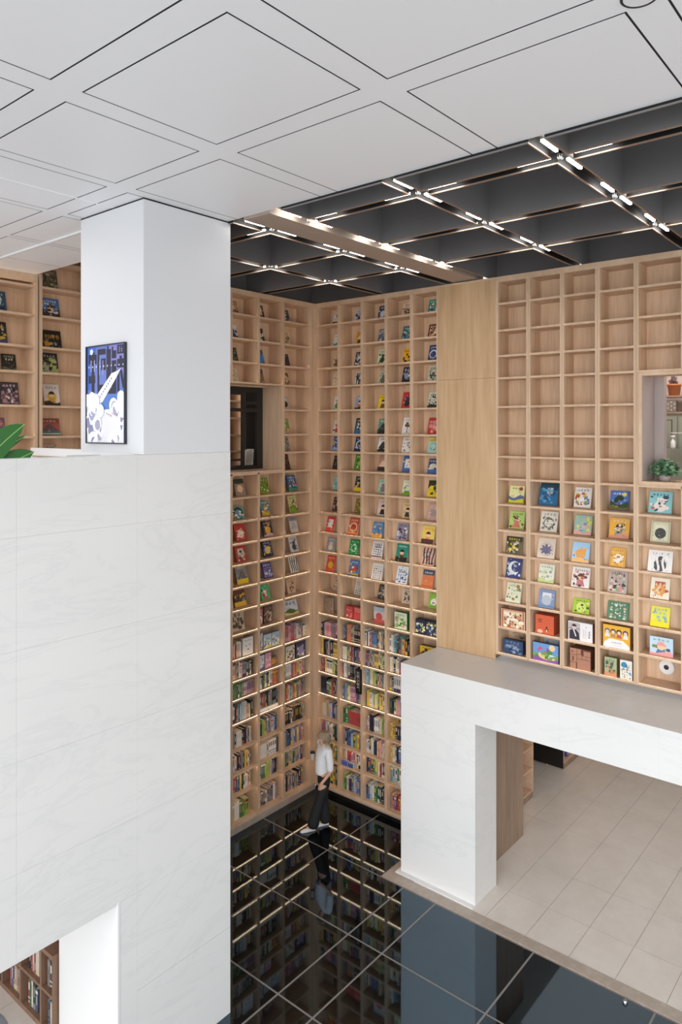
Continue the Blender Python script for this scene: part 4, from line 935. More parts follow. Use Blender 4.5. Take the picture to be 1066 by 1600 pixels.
bx('R', 4, 15, .55, .32, .23, .10, '#e0b42a', 'TPS', '7a3a24,c2682c,3c3a30', 'yellow picture box, fifth column right of corner behind portal top', side='#4a4a3c')
bx('L', 1, 15, .70, .24, .30, .05, '#dcdad6', 'T', '8a8682', 'white book with small fox face, third column left of corner', side='#b8b4ac', d0=.06)
fx = [o for o in bpy.data.objects if o.get('label', '').startswith('white book with small fox')][0]
pm = MB(); ar = Art(pm, .24, .30, random.Random(3)); ar.k = 6; ar.disc(-.17, .55, .05, '#3a3a3c', 7); ar.disc(.16, .58, .05, '#3a3a3c', 7); ar.disc(.02, .33, .055, '#2a2a2c', 7, 1.3); link('printed_face', pm.mesh('printed_face', M['print'], True), fx)
bx('L', 2, 14, .18, .15, .30, .03, '#a8606a', 'TSP', 'dcb8b0,7a3c44,e0c8c0', 'mauve red slim box left, second column left of corner', d0=.12, side='#7a4048')
bx('L', 2, 14, .56, .21, .31, .03, '#5a463c', 'OSTP', 'b8a490,5a463c,8a7460,3c2e28', 'brown engraved book right, second column left of corner', d0=.12, side='#3c2e28')
bx('L', 2, 15, .44, .20, .25, .05, '#a8bcc8', 'PSb', 'dce2e6,5a6a74,c9b84a', 'pale blue boxed book left of two, second column left of corner', d0=.07)
bx('L', 2, 15, .805, .20, .25, .05, '#9ab0c0', 'SPb', 'dce2e6,8a6a5a,d6cc8a', 'pale blue boxed book right of two, second column left of corner', d0=.07)
bx('L', 2, 16, .20, .16, .25, .06, '#d2cdd2', 'TSh', '5a6a9a,a8a4b4,4a5a98', 'white and blue boxed book, second column left of corner', d0=.09)
bx('L', 2, 16, .50, .15, .26, .06, '#cf9aa8', 'PTS', 'e6d6dc,b86a84,dcb0bc', 'pink boxed book, second column left of corner', d0=.09)
bx('L', 2, 16, .80, .16, .14, .06, '#8a6a44', 'DS', 'c9863c,d2a860', 'small brown photo box, second column left of corner', d0=.12)
bx('L', 3, 15, .92, .10, .20, .06, '#d6cfb4', 'TS', '4a4a40,8a8a70', 'small cream box at the right end, first column left of corner', d0=.09)
bx('L', 3, 16, .058, .045, .32, .12, '#3f8a34', 'T', '2f6a28', 'bright green slipcase, first column left of corner', side='#3f8a34', d0=.05)
bx('L', 3, 16, .30, .24, .27, .04, '#c0bcac', 'PGS', '3c3a3c,8aa05a,b8746a,d8d4c4', 'comic printed box, first column left of corner', d0=.06, side='#26262a')
bx('L', 3, 16, .72, .26, .30, .04, '#3c3650', 'PSD', 'd8d6dc,5a5478,8a84a8,d8c41c', 'dark purple box with yellow burst, first column left of corner', d0=.06, side='#22202c')
bx('R', 1, 21, .20, .13, .09, .06, '#5a60a8', 'T', 'b8bce0', 'small purple box lying in front, second column right of corner', d0=.02, side='#b8b4d0')
bx('R', 1, 21, .48, .12, .08, .06, '#4a5498', 'T', 'a8d0c0', 'small blue box with mint lid lying beside purple box', d0=.02, side='#a8d0c0')
bx('R', 3, 21, .72, .24, .09, .075, '#dcd8d0', 'TS', '6a5a50,a89a90', 'white flat box lying on shelf edge beside portal', d0=.0, side='#e2ded6')
bx('L', 2, 18, .45, .46, .06, .22, '#e2ddd2', 'b', 'cfc8ba', 'white flat box lying under the books, second column left of corner', d0=.04, side='#e6e2d8')

# ------------------------------------------------------------------ spine-out books on the lower shelves
PAL = {'w': ('white', 'd8d4cc'), 'c': ('cream', 'cbb99a'), 'k': ('black', '27262a'), 'g': ('grey', '87868a'), 'r': ('red', 'b23a3c'), 'o': ('orange', 'cf7a40'), 'y': ('yellow', 'ddbb2c'), 'G': ('green', '3a7f45'),
       'l': ('lime green', '94b43a'), 'b': ('blue', '43649c'), 'n': ('navy', '2b3350'), 't': ('teal', '468f92'), 'p': ('pink', 'cf8f9c'), 'm': ('mauve', '94707c'), 'u': ('purple', '665082'), 'B': ('brown', '70503a'), 'e': ('beige', 'b09a80'), 's': ('sky blue', '8aaec8'), 'd': ('dark green', '2e4a3c'), 'f': ('fawn', 'a58468')}
SPINES = {
 ('L', 1): {15: 'e2c2r1c3w1', 16: 'c3e2k1w2p1g3d2k1w1k1', 17: 'G6d2G3m5m6', 18: 'w3k1r1t2s2w3c2y1k2', 19: 'w2g1k1w3d1k1n1g2w1', 20: 'w1k1w2n2m1g1d1y2w1u1', 21: 'w2r2b1t1y1k1G1w2p1l1', 22: 'y2w2G2l2'},
 ('L', 2): {15: 'r2g1w1', 17: 'w3d1l1w1s1n1w1c2r2o1r1', 18: 'B1t1r2m1r1n2g2l1k3g1', 19: 'l2d1l2g2g1m1w1s1b1', 20: 'w5c1w4d1', 21: 'w2m1G3y1l3p1b1d1k2', 22: 'm2B1e1w1f1g1m1w1m1'},
 ('L', 3): {15: 'c2m3p2m3g2w2m2g1', 17: 'k2w4r2p1o2y2w1p2g1', 18: 't2r2p1w1t1s1o2y1c1G1p2m2g1', 19: 'm2k3w1B2k3g2', 20: 'b2g1b2n1g1s1b2y1g1b1o1', 21: 'd1G2g1c1g2G1s1m1b1s1n1g1', 22: 'n1g2k1m1g2n1e1g2k1n1g1'},
 ('R', 0): {15: 'k2g1p4m3p2', 16: 'y2k2g2d1k2y3', 17: 'm1r2y1w4l2d1k1', 18: 'k4d1G2r2n2g2', 19: 'c3e2s2b1n1g2c1', 20: 'b1m1s1c1w2d2t1', 21: 'd2l2d1y1G1', 22: 'y2l2y2d1'},
 ('R', 1): {15: 'g2n1o3B1g1k5', 16: 'w3G1l1r2g1n2b1r1w1', 17: 'r1w2g1c1k3g2k2', 18: 'b2s1G1y1w1p3m1u2g1', 19: 'G2G1r3r3', 20: 'm1n1b2s1d1l1y1n1', 21: 'g1c1r2p1p2c1w1', 22: 'l1G1w1n2b1s2b2k1'},
 ('R', 2): {15: 'w1n1w1r1e1b4n1c1w1g2k1', 16: 'm2g1e2g1y3c2l1G1', 17: 's2t1w1c1l2d1c1r1e1t1w1', 18: 'G1y2w2l1w1y1l1y2c1', 19: 'm1w1k3w3c2l1e1B1', 20: 'w2k1w2n2w1o1p2w1e1', 21: 'n2b1d1G1y1l1w1r1m1k1', 22: 'b2s1w1G2d2k1m1'},
 ('R', 3): {15: 'w2s1t1k1d1t1y1o1k2', 16: 'w2k1w2r1k1b1w2', 17: 'g2w3m1g1k1w2', 18: 'd1k1G1p2m1u2l1w1', 19: 'y2k1n3b1g1y1', 20: 'y1c1w1n1b2w1y2n1', 21: 't1s1w1G1w1n2u1k1', 22: 'm1o1u1r2y2l1n1y1'}}
books = []
for (case, col), rows in SPINES.items():
    a, b = CELLS[case][col]
    for row, s in rows.items():
        x = a + 0.012; n = 0; rr = random.Random(row * 17 + col * 5 + ord(case))
        hmax = ZS[row] - TH - ZS[row + 1] - 0.035
        if (case, col, row) == ('L', 2, 18): zoff = 0.063
        else: zoff = 0
        toks = [(s[i], int(s[i + 1])) for i in range(0, len(s), 2)]
        tot = sum(c for _, c in toks)
        unit = (b - a) * (0.96 if case == 'R' else 0.93) / tot
        if (case, col, row) in (('L', 1, 15),): unit *= 0.48
        if (case, col, row) in (('L', 2, 15),): unit *= 0.25
        if (case, col, row) == ('L', 3, 15): unit *= .88
        unit = min(unit, 0.058)
        for ch, cnt in toks:
            hh = min(hmax, rr.uniform(0.23, 0.305)) - zoff * .4; dd = rr.uniform(0.14, 0.19); set_ = cnt >= 3; tint = rr.uniform(.85, 1.1)
            stl = rr.randrange(5); acc = rr.choice('wkyrgnc')
            for k in range(cnt):
                n += 1
                t = unit * (1 if set_ else rr.uniform(.82, 1.0)) - 0.0012
                if not set_: hh = min(hmax, rr.uniform(0.215, 0.30)) - zoff * .4; stl = rr.randrange(5); acc = rr.choice('wkyrgnc'); tint = rr.uniform(.85, 1.1); dd = rr.uniform(.14, .19)
                books.append(dict(case=case, col=col, row=row, n=n, x=x + t / 2, t=t, h=hh, d=dd, c=ch, tint=tint, stl=stl, acc=acc, z=ZS[row + 1] + 0.0008 + zoff, d0=0.065 + rr.uniform(-.006, .010) + (0.025 if row > 18 else 0), lean=0))
                x += t + 0.0012
        # the last book of a loose row leans on its neighbours
def spine_book(mb, bk, ox=0, oy=0, oz=0, fn=None):
    t, h, d = bk['t'], bk['h'], bk['d']
    c = tuple(min(1, k * bk['tint']) for k in lin(PAL[bk['c']][1])); _y = sum(c) / 3; c = tuple(k * .8 + _y * .2 for k in c); a = lin(PAL[bk['acc']][1]); pg = lin('#d8cfbc')
    q = MB(); e_ = min(.0022, t * .12)
    q.box(-t / 2, t / 2, 0, d, 0, h, cols=[pg, pg, c, c, pg, c])
    q.box(-t / 2, -t / 2 + e_, 0, d + .002, h, h + .002, c); q.box(t / 2 - e_, t / 2, 0, d + .002, h, h + .002, c); q.box(-t / 2, t / 2, 0, .003, h, h + .002, c)
    def r(z0, z1, x0, x1, cc): q.poly([(x0 * t, -.0005, z0 * h), (x1 * t, -.0005, z0 * h), (x1 * t, -.0005, z1 * h), (x0 * t, -.0005, z1 * h)], cc)
    s_ = bk['stl']
    if s_ == 0: r(.42, .86, -.22, .22, a); r(.05, .12, -.3, .3, a)
    elif s_ == 1: r(0, .22, -.5, .5, a); r(.45, .85, -.18, .18, a)
    elif s_ == 2: r(.78, .92, -.5, .5, a); r(.3, .7, -.2, .2, tuple(k * .6 for k in a))
    elif s_ == 3: r(.60, .90, -.25, .25, a); r(.25, .30, -.5, .5, a); r(.08, .14, -.3, .3, a)
    else: r(.35, .80, -.16, .16, a)
    if fn:
        for f, cc in zip(q.f, q.c): mb.poly([fn(q.v[i]) for i in f], cc)
    return q
def size_key(bk):
    p = wall_loc('L' if bk['case'] == 'L' else 'R', bk['x'], bk['d0'], bk['z'])
    dd = p[0] * .7675 + p[1] * .641
    hid = 1.0
    if bk['case'] == 'R' and bk['col'] == 3 and bk['row'] > 15: hid = .6
    return bk['t'] * bk['h'] / dd ** 2 * (.64 if bk['case'] == 'R' else .77) * hid
books.sort(key=size_key, reverse=True)
for bk in books[:300]:
    sd = 'L' if bk['case'] == 'L' else 'R'
    q = spine_book(None, bk)
    o = link('shelved_book', q.mesh('shelved_book', M['print'], True), None, wall_loc(sd, bk['x'], bk['d0'], bk['z']), (0, 0, wall_rz(sd)))
    n = (4 - bk['col']) if sd == 'L' else bk['col'] + 1
    tag(o, f"{PAL[bk['c']][0]} book spine, {ORD[min(bk['n'], 30)]} from left, {ORD[n]} column {SIDE[bk['case']]}, {ORD[23 - bk['row']]} shelf up", 'book', 'spine-out books on the lower corner shelves')
rest = MB()
for bk in books[300:]:
    sd = 'L' if bk['case'] == 'L' else 'R'
    fn = (lambda v, bk=bk, sd=sd: wall_loc(sd, bk['x'] + v[0], bk['d0'] + v[1], bk['z'] + v[2]))
    spine_book(rest, bk, fn=fn)
tag(link('shelved_books', rest.mesh('shelved_books', M['print'], True)), 'remaining slim spine-out books on the lower shelves near the corner', 'books', None, 'stuff')

# black blade sign between the second and third column right of the corner
sg = empty('blade_sign', wall_loc('R', -8.055, -0.004, 2.045), RZ_R, 'black vertical blade sign with white lettering on the corner shelves', 'sign')
m = MB(); m.box(-.062, .062, -.03, 0.0, 0, .44, lin('#141210')); m.box(-.046, .046, -.0304, -.03, .02, .42, lin('#1c1a18'))
link('sign_board', m.mesh('sign_board', M['print'], True), sg)
m = MB()
for k, ch in enumerate('文学小说'): add_text(m, ch, .062, -.012, .345 - k * .066, -.0312, '#d8d2cc')
m.box(-.03, .01, -.0312, -.0310, .105, .125, lin('#b8b2a8')); m.box(.026, .030, -.0312, -.0310, .05, .40, lin('#b8b2a8'))
link('lettering', m.mesh('lettering', M['print'], True), sg)

# ------------------------------------------------------------------ picture books of the mezzanine bookcases
def mez_book(x, z, w, h, bg, codes, acc, label, text=None, seed=1):
    th_ = radians(12); t = .02; back = 0.322
    d = back - (t * cos(th_) + h * sin(th_)) - .004
    o = link('picture_book', book_mesh('picture_book', w, h, t, bg, codes, ['#' + a for a in acc.split(',')], seed, text), None, (x, BY + d, z + t * sin(th_) + .0015), (-th_, 0, 0))
    tag(o, label, 'book', 'face-out books on the mezzanine bookcases')
    p = MB(); p.box(-w / 2 + .0027, w / 2 - .003, .0027, t - .0027, .003, h - .003); link('page_block', p.mesh('page_block', M['page']), o)
B2 = ZB
mez_book(5.94, B2[1], .30, .35, '#4c4a40', 'nPST', '6a5f50,8a8a4a,5a5f3a,b0a890', 'dark book with yellow green plant, top shelf left of white pillar', seed=5)
mez_book(5.97, B2[2], .31, .34, '#3f74b0', 'TCHS', 'd8dce0,dcdcd8,4a3428,c9b088,a8c4dc', 'blue sky book with a boy, second shelf left of white pillar', seed=6)
mez_book(5.99, B2[3], .34, .31, '#26241f', 'S', '8a98a8,4a5a34,c9a44a,6a6a78', 'black square book with yellow title, third shelf left of white pillar', [('时间书', .27, 0.04, .55, '#e0a83c')], seed=7)
pmb = [o for o in bpy.data.objects if o.get('label', '').startswith('black square book')][0]
pm = MB(); ar = Art(pm, .34, .31, random.Random(1)); ar.k = 7; ar.disc(-.25, .26, .13, '#d8962c', 14); link('printed_disc', pm.mesh('printed_disc', M['print'], True), pmb)
mez_book(5.96, B2[4], .28, .34, '#2d2e30', 'TPPh', 'b0b0b0,8aa04a,b4c070,a0b868', 'black book with green leaf bud, fourth shelf left of white pillar', seed=8)
mez_book(5.99, B2[5], .27, .36, '#e0dcd6', 'TDCh', '8a8a88,e0b82c,c9a03a,3a2c24,8a6a58', 'white book with child in yellow circle, fifth shelf left of pillar', seed=9)
mez_book(5.96, B2[6], .35, .28, '#a8584a', 'nTmBb', '8a4a40,dcb0a0,6a5058,3f7a80,d8ccb8', 'reddish book with dark mountain and teal lake, left of pillar', seed=10)
mez_book(5.95, B2[7], .28, .34, '#c9b49c', 'TtG', '5a4a40,6a5a4c,a89478', 'beige book with dark title just above the white parapet', seed=11)
mez_book(5.10, ZB[2], .30, .34, '#34586f', 'TtSP', 'dce2e6,e6eaec,7fb0c8,22344a', 'blue night book, second shelf above the green leaves', seed=12)
mez_book(5.10, ZB[3], .32, .36, '#2f2c30', 'USPh', 'd8b42c,b8b8b4,8a8a8c,4a5078', 'dark book with yellow title, third shelf above the green leaves', seed=13)
mez_book(5.04, ZB[4], .20, .28, '#2c2a2c', 'tTB', 'd8d8d8,c9c9c9,b8404c', 'black book with red foot, fourth shelf at left frame edge', seed=14)
mez_book(5.30, ZB[4], .22, .27, '#2e2c24', 'tTh', 'dedcd2,a8a8a0,6a6a4a', 'dark book with white title, fourth shelf above the green leaves', seed=15)
mez_book(5.30, ZB[5], .30, .36, '#4a4048', 'STPS', 'b08a90,d8ccd0,2f2a30,8a6a74', 'dark mauve nebula book, fifth shelf above the green leaves', seed=16)
mez_book(5.01, ZB[5], .14, .20, '#d8d4cc', 'TS', '8a8a84,6a6a64', 'small white book at the left frame edge, fifth shelf', seed=17)
mez_book(5.12, ZB[6], .24, .28, '#8a5a7a', 'TSHh', 'c9a0b0,d8a878,d88a4a,c9684a', 'purple orange sunset book half hidden by green leaves', seed=18)
for k, (x, z, c, cc) in enumerate(((9.62, 7.36, '#b8b06a', 'patterned yellow'), (9.58, 7.72, '#8a8a70', 'olive'), (9.60, 7.02, '#4a5a34', 'green'), (9.56, 6.36, '#5a4a58', 'dark purple'), (9.58, 6.05, '#6a5a50', 'grey brown'))):
    mez_book(x, z, .20, .24, c, 'TSP', 'dcd8c8,3a342c,c9b48a', f'{cc} book on lit bookcase seen through dark window', seed=20 + k)
# magazines inside the dark window
for k in range(6):
    x = 8.925 + k * 0.031; hh = (0.24, .25, .25, .27, .28, .29)[k]
    m = MB(); m.box(-.011, .011, 0, .16, 0, hh, cols=[lin('#d8d4ca')] * 2 + [lin(('#c9a898', '#b8b4aa', '#c4c0b4', '#b0aca0', '#cfcabf', '#dcd8d0')[k])] + [lin('#c9c4b8')] * 3)
    m.poly([(-.004, -.0006, hh * .2), (.004, -.0006, hh * .2), (.004, -.0006, hh * .8), (-.004, -.0006, hh * .8)], lin('#6a665f'))
    o = link('magazine', m.mesh('magazine', M['print'], True), None, (x, fy + .07, wz0 + 0.101), (0, radians(5), 0))
    tag(o, f'pale magazine inside the dark window, {ORD[k + 1]} from left', 'magazine', 'magazines behind the dark window pane')
boxpart('magazine_ledge', wl, M['black_metal'], (8.2, 9.13, fy + 0.052, fy + 0.29, wz0 + 0.03, wz0 + 0.099))

# ------------------------------------------------------------------ books on the low case under the marble front
lowspec = [(0, 0.06, [('#4f5f74', .05, .26), ('#5a6a80', .045, .25)], .24), (1, 0.06, [('#c24a44', .035, .30), ('#3a6298', .04, .29), ('#c9a42c', .02, .10), ('#b08a78', .07, .29), ('#a88070', .07, .27)], .10), (2, 0.06, [('#8a4a3c', .05, .28), ('#3a7a58', .03, .32), ('#d8d4cc', .03, .30), ('#2c4a34', .06, .30), ('#4a5a74', .05, .26)], .08), (3, .06, [('#5a6a7a', .05, .28), ('#b8a898', .05, .27)], .06),
    (0, .485, [('#6a5a4c', .04, .2), ('#3c3a3a', .05, .26), ('#b8a87c', .05, .28)], .12), (1, .485, [('#b8b4b8', .05, .24), ('#3c302c', .04, .26), ('#8a8460', .08, .34), ('#c9bfae', .05, .33)], .04), (2, .485, [('#2f2c34', .05, .30), ('#9a3f3c', .035, .30), ('#c49088', .035, .29), ('#b88070', .04, .28), ('#c9c0ae', .07, .30)], .10), (3, .485, [('#8a7a6a', .05, .30), ('#4a4a50', .05, .29)], .05)]
nm = {'#4f5f74': 'slate', '#5a6a80': 'blue grey'}
cnt = 0
for k, z, lst, st in lowspec:
    k += 1
    if k > 4: continue
    x = uu[k] + .03 + st
    for c, t, h in lst:
        cnt += 1
        bk = dict(t=t, h=h, d=.2, c='w', tint=1, stl=cnt % 5, acc='wkcg'[cnt % 4])
        PAL['_'] = ('', c.strip('#')); bk['c'] = '_'
        q = spine_book(None, bk)
        o = link('thick_book', q.mesh('thick_book', M['print'], True), None, (4.10 + .05, 8.82 - (x + t / 2), z + .001), (0, 0, RZ_R))
        names = {'#4f5f74': 'slate blue', '#5a6a80': 'blue grey', '#c24a44': 'red', '#3a6298': 'bright blue', '#c9a42c': 'short yellow', '#b08a78': 'pale brown', '#a88070': 'pinkish brown', '#8a4a3c': 'rust red', '#3a7a58': 'green', '#d8d4cc': 'white', '#2c4a34': 'dark green', '#4a5a74': 'dull blue', '#5a6a7a': 'steel grey', '#b8a898': 'fawn', '#6a5a4c': 'taupe', '#3c3a3a': 'charcoal', '#b8a87c': 'sand coloured', '#b8b4b8': 'light grey', '#3c302c': 'dark brown', '#8a8460': 'olive', '#c9bfae': 'cream', '#2f2c34': 'black', '#9a3f3c': 'crimson', '#c49088': 'dusty pink', '#b88070': 'terracotta', '#c9c0ae': 'ivory', '#8a7a6a': 'grey brown', '#4a4a50': 'dark grey'}
        tag(o, f"{names[c]} thick book, {'lower' if z < .2 else 'upper'} shelf of the low brown bookcase", 'book', 'books in the low bookcase')
        x += t + .0015

# books inside the portal room
for k, (x, z, h, c, nm_) in enumerate(((12.10, .145, .24, '#3a7a50', 'green'), (12.10, .556, .2, '#8a4a44', 'dark red'), (12.08, .966, .2, '#d8c84a', 'yellow'), (14.2, .145, .22, '#5a4a8a', 'violet'))):
    m = MB(); m.box(-.05, .05, 0, .18, 0, h, lin(c))
    for q in range(3): m.box(-.03, .03, -.001, -.0005, h * (.2 + .25 * q), h * (.3 + .25 * q), lin('#d8d8c8'))
    o = link('boxed_book', m.mesh('boxed_book', M['print'], True), None, (x, 5.86, z + .001))
    tag(o, f'{nm_} boxed book on a shelf inside the portal opening', 'book', 'books inside the portal room')

# ------------------------------------------------------------------ poster on the pillar
po = empty('framed_poster', (4.439, 7.063, 6.632), 0, 'framed blue poster with white rocket and clouds on the pillar', 'poster')
PW, PH = .765, 1.088
def pbar(y0, y1, z0_, z1_): 
    m = MB(); m.box(-.03, 0, y0, y1, z0_, z1_); link('frame', m.mesh('frame', mat_frame), po)
mat_frame = mat('dark_grey_frame', '#3a3c46', 0.4, 0.3)
pbar(-PW / 2, -PW / 2 + .012, 0, PH); pbar(PW / 2 - .012, PW / 2, 0, PH); pbar(-PW / 2 + .012, PW / 2 - .012, 0, .012); pbar(-PW / 2 + .012, PW / 2 - .012, PH - .012, PH)
pm = MB(); rp_ = random.Random(5)
class PArt(Art):
    def P(s, pts, c):
        s.k += 0.1; x = -0.012 - 0.0003 * s.k
        s.mb.poly([(x, -min(max(a, -.5), .5) * (PW - .024), .012 + min(max(z, 0), 1) * (PH - .024)) for a, z in pts], lin(c))
pa = PArt(pm, PW, PH, rp_); pa.k = 0
pa.rect(-.5, .5, 0, 1, '#6f7fc6'); pa.k += 1
pa.P([(-.5, .55), (-.5, 1), (-.25, 1), (-.38, .55)], '#4a6cc4'); pa.P([(-.2, .3), (.5, .3), (.5, .55), (-.2, .55)], '#5a80c8'); pa.P([(.1, .8), (.5, .7), (.5, 1), (.1, 1)], '#8a86cc'); pa.k += 1
for bx_ in ((-.46, -.24, .82, .92), (-.46, -.28, .62, .70), (-.38, -.30, .5, .95), (-.22, .0, .91, .97), (-.22, -.17, .5, .93), (-.12, .0, .75, .87), (-.2, .06, .52, .60), (.02, .14, .60, .96), (.04, .08, .94, .99), (.16, .20, .93, .98), (.16, .28, .86, .94), (.16, .28, .5, .84), (.3, .48, .90, .99), (.3, .48, .76, .85), (.36, .42, .84, .88), (-.1, .16, .5, .56), (.30, .36, .52, .74)):
    pa.rect(*bx_, '#2f2d42')
pa.P([(.36, .74), (.42, .74), (.5, .55), (.44, .55)], '#2f2d42'); pa.k += 1
for k in range(10): pa.disc(-.45 + k * .1, .79, .014, '#e8e8f4', 6)
for x_ in (-.4, -.31): pa.rect(x_, x_ + .02, .74, .86, '#b4b4dc')
for x_ in (-.17, -.08): pa.rect(x_, x_ + .018, .70, .85, '#a8a8d8')
pa.glyphs(.33, .45, .92, .055, 2, '#8a86a8'); pa.disc(-.38, .95, .05, '#dfe8fa', 5); pa.k += 1
pa.P([(-.24, .38), (-.08, .42), (.28, .66), (.24, .72), (.16, .71), (-.22, .50)], '#f2f2f6'); pa.P([(.24, .72), (.28, .66), (.40, .75)], '#e6e6f0'); pa.k += 1
for k in range(8): pa.disc(-.14 + k * .042, .475 + k * .026, .018, '#9a9cae', 6)
pa.P([(-.3, .52), (-.2, .5), (-.12, .40), (-.36, .40)], '#e8e8f2'); pa.k += 1
pa.P([(-.5, 0), (.5, 0), (.5, .33), (.3, .345), (-.05, .34), (-.2, .40), (-.36, .42), (-.5, .46)], '#ecebf2'); pa.k += 1
for k in range(34):
    x_, z_ = rp_.uniform(-.48, .48), rp_.uniform(0.0, .40)
    if -.15 < x_ < .2 and z_ > .05: continue
    pa.disc(x_, z_, rp_.uniform(.07, .14), '#f6f6fa', 12); pa.k += .5
    pa.disc(x_ + .02, z_ - .012, rp_.uniform(.05, .09), '#a9a9c6' if k % 3 else '#8f90b4', 10, 1, rp_.uniform(0, 3), rp_.uniform(3.4, 6.0)); pa.k += .5
for x_, z_ in ((-.47, .44), (-.35, .46), (-.24, .43), (.42, .46), (.46, .40), (.38, .38), (.47, .32), (-.12, .33)): pa.disc(x_, z_, .1, '#f4f4fa', 12)
for k in range(6): pa.disc(.05 + k * .05, .30 - (k % 3) * .012, .012, '#b08a7a', 6)
link('poster_print', pm.mesh('poster_print', M['print'], True), po)

# ------------------------------------------------------------------ big leafed plant behind the parapet
pl = empty('leafy_plant', (3.10, 7.25, 5.2), 0, 'large green banana-like leaves rising behind the marble front', 'plant')
lf = mat('banana_leaf', '#2f6a2a', 0.35); N, L_, B = nodes(lf)
gg = N.new('ShaderNodeTexCoord'); wv = N.new('ShaderNodeTexWave'); wv.inputs['Scale'].default_value = 22; wv.inputs['Distortion'].default_value = 1.5; rp2 = N.new('ShaderNodeValToRGB')
rp2.color_ramp.elements[0].color = (*lin('#285a24'), 1); rp2.color_ramp.elements[1].color = (*lin('#377430'), 1)
L_.new(gg.outputs['Object'], wv.inputs['Vector']); L_.new(wv.outputs['Fac'], rp2.inputs[0]); L_.new(rp2.outputs[0], B.inputs['Base Color'])
rib_m = mat('leaf_rib', '#86b868', 0.5)
def leaf(base, tip, width, droop, side):
    n = 10; m = MB(); rb = []
    ax = [tip[k] - base[k] for k in range(3)]
    sd = side
    pts = []
    for i in range(n + 1):
        f = i / n
        c = [base[k] + ax[k] * f for k in range(3)]; c[2] += droop * sin(pi * f)
        w = width * (sin(pi * min(f * 1.02, 1)) ** 0.7 if 0 < f < 1 else 0.0)
        pts.append((c, w)); rb.append(tuple(c))
    for i in range(n):
        (c0, w0), (c1, w1) = pts[i], pts[i + 1]
        for sgn in (-1, 1):
            lift = 0.15; tilt = 0.95
            a0 = tuple(c0[k] + sgn * sd[k] * w0 for k in range(2)) + (c0[2] + (lift - sgn * tilt) * w0,)
            a1 = tuple(c1[k] + sgn * sd[k] * w1 for k in range(2)) + (c1[2] + (lift - sgn * tilt) * w1,)
            P_ = [tuple(c0), tuple(c1), a1, a0]
            m.poly(P_ if sgn > 0 else P_[::-1])
    o = link('leaf', m.mesh('leaf', lf, smooth=True), pl)
    r = MB(); r.tube(rb, 0.006, 5); link('leaf_rib', r.mesh('leaf_rib', rib_m), o)
sdv = (0.25, -0.35)
leaf((-.10, 0, 1.0), (.48, -.06, 1.64), .13, .05, sdv); leaf((.05, 0, .95), (.56, -.10, 1.36), .11, .06, sdv); leaf((-.2, .05, 1.0), (.33, .0, 1.34), .12, .05, sdv); leaf((.2, .35, 1.1), (.80, .55, 1.52), .05, .05, (.3, .3)); leaf((-.3, 0, 1.0), (.05, .05, 1.62), .14, .05, sdv); leaf((.0, .1, 1.0), (.5, .2, 1.3), .1, .04, sdv)
m = MB(); m.tube([(0, 0, .3), (-.03, 0, 1.05)], [.04, .02], 8)
for q in ((-.1, 0, 1.0), (.05, 0, .95), (-.2, .05, 1.0), (.2, .35, 1.1), (-.3, 0, 1.0), (.0, .1, 1.0)): m.tube([(0, 0, .5), q], [.015, .01], 6)
link('stem', m.mesh('stem', rib_m), pl)
m = MB(); m.lathe([(0, .002), (.16, .002), (.2, .38), (.18, .38), (.17, .33), (0, .33)], 20); link('pot', m.mesh('pot', M['taupe'], smooth=True), pl)

# small steel stud on the granite edge
st = MB(); st.lathe([(0.030, 0), (0.030, .02), (0.022, .034), (0, .038)], 16)  # chrome dome added for a white dot on the granite
tag(link('floor_dome', st.mesh('floor_dome', M['chrome'], smooth=True), None, (8.72, 2.90, .001)), 'small chrome stud on the black granite near the threshold', 'dome')

# ------------------------------------------------------------------ person browsing the shelves
PF = (-0.872, 0.483); PO = (9.277, 8.125)
prz = math.atan2(PF[1], PF[0])
per = empty('person', (PO[0], PO[1], 0), prz, 'person in white shirt and black trousers facing the lit shelves by the corner', 'person')
def skin_mesh(name, nodes_, edges, material, sub=1, root=0):
    me = bpy.data.meshes.new(name); me.from_pydata([n[:3] for n in nodes_], edges, [])
    o = bpy.data.objects.new(name, me); COL.objects.link(o)
    sk = o.modifiers.new('skin', 'SKIN'); sk.use_smooth_shade = True
    for i, n in enumerate(nodes_):
        v = me.skin_vertices[0].data[i]; r = n[3]
        v.radius = (r, r) if not isinstance(r, tuple) else r
        v.use_root = (i == root)
    ss = o.modifiers.new('sub', 'SUBSURF'); ss.levels = sub; ss.render_levels = sub
    dg = bpy.context.evaluated_depsgraph_get()
    out = bpy.data.meshes.new_from_object(o.evaluated_get(dg), depsgraph=dg)
    bpy.data.objects.remove(o); bpy.data.meshes.remove(me)
    out.materials.clear(); out.materials.append(material)
    out.polygons.foreach_set('use_smooth', [True] * len(out.polygons))
    return out
skin_m = mat('skin', '#d9a88c', 0.5); cloth_w = mat('white_shirt', '#e9e9ea', 0.8); cloth_k = mat('black_trousers', '#161618', 0.75); hair_m = mat('ash_blond_hair', '#a08c74', 0.55)
shoe_m = mat('pale_shoe', '#dcd8d4', 0.5)
N_ = []; E_ = []
def nd(x, y, z, r, parent=None):
    N_.append((x, y, z, r))
    if parent is not None: E_.append((parent, len(N_) - 1))
    return len(N_) - 1
pv = nd(0, 0, .90, .09); w_ = nd(.01, 0, 1.05, .08, pv); ch_ = nd(.005, 0, 1.26, .07, w_); nk = nd(.0, 0, 1.375, .05, ch_); nk2 = nd(.012, 0, 1.42, .047, nk)
hd = nd(.03, 0, 1.47, .064, nk2); hd2 = nd(.008, 0, 1.53, .088, hd); hd3 = nd(-.005, 0, 1.585, .062, hd2)
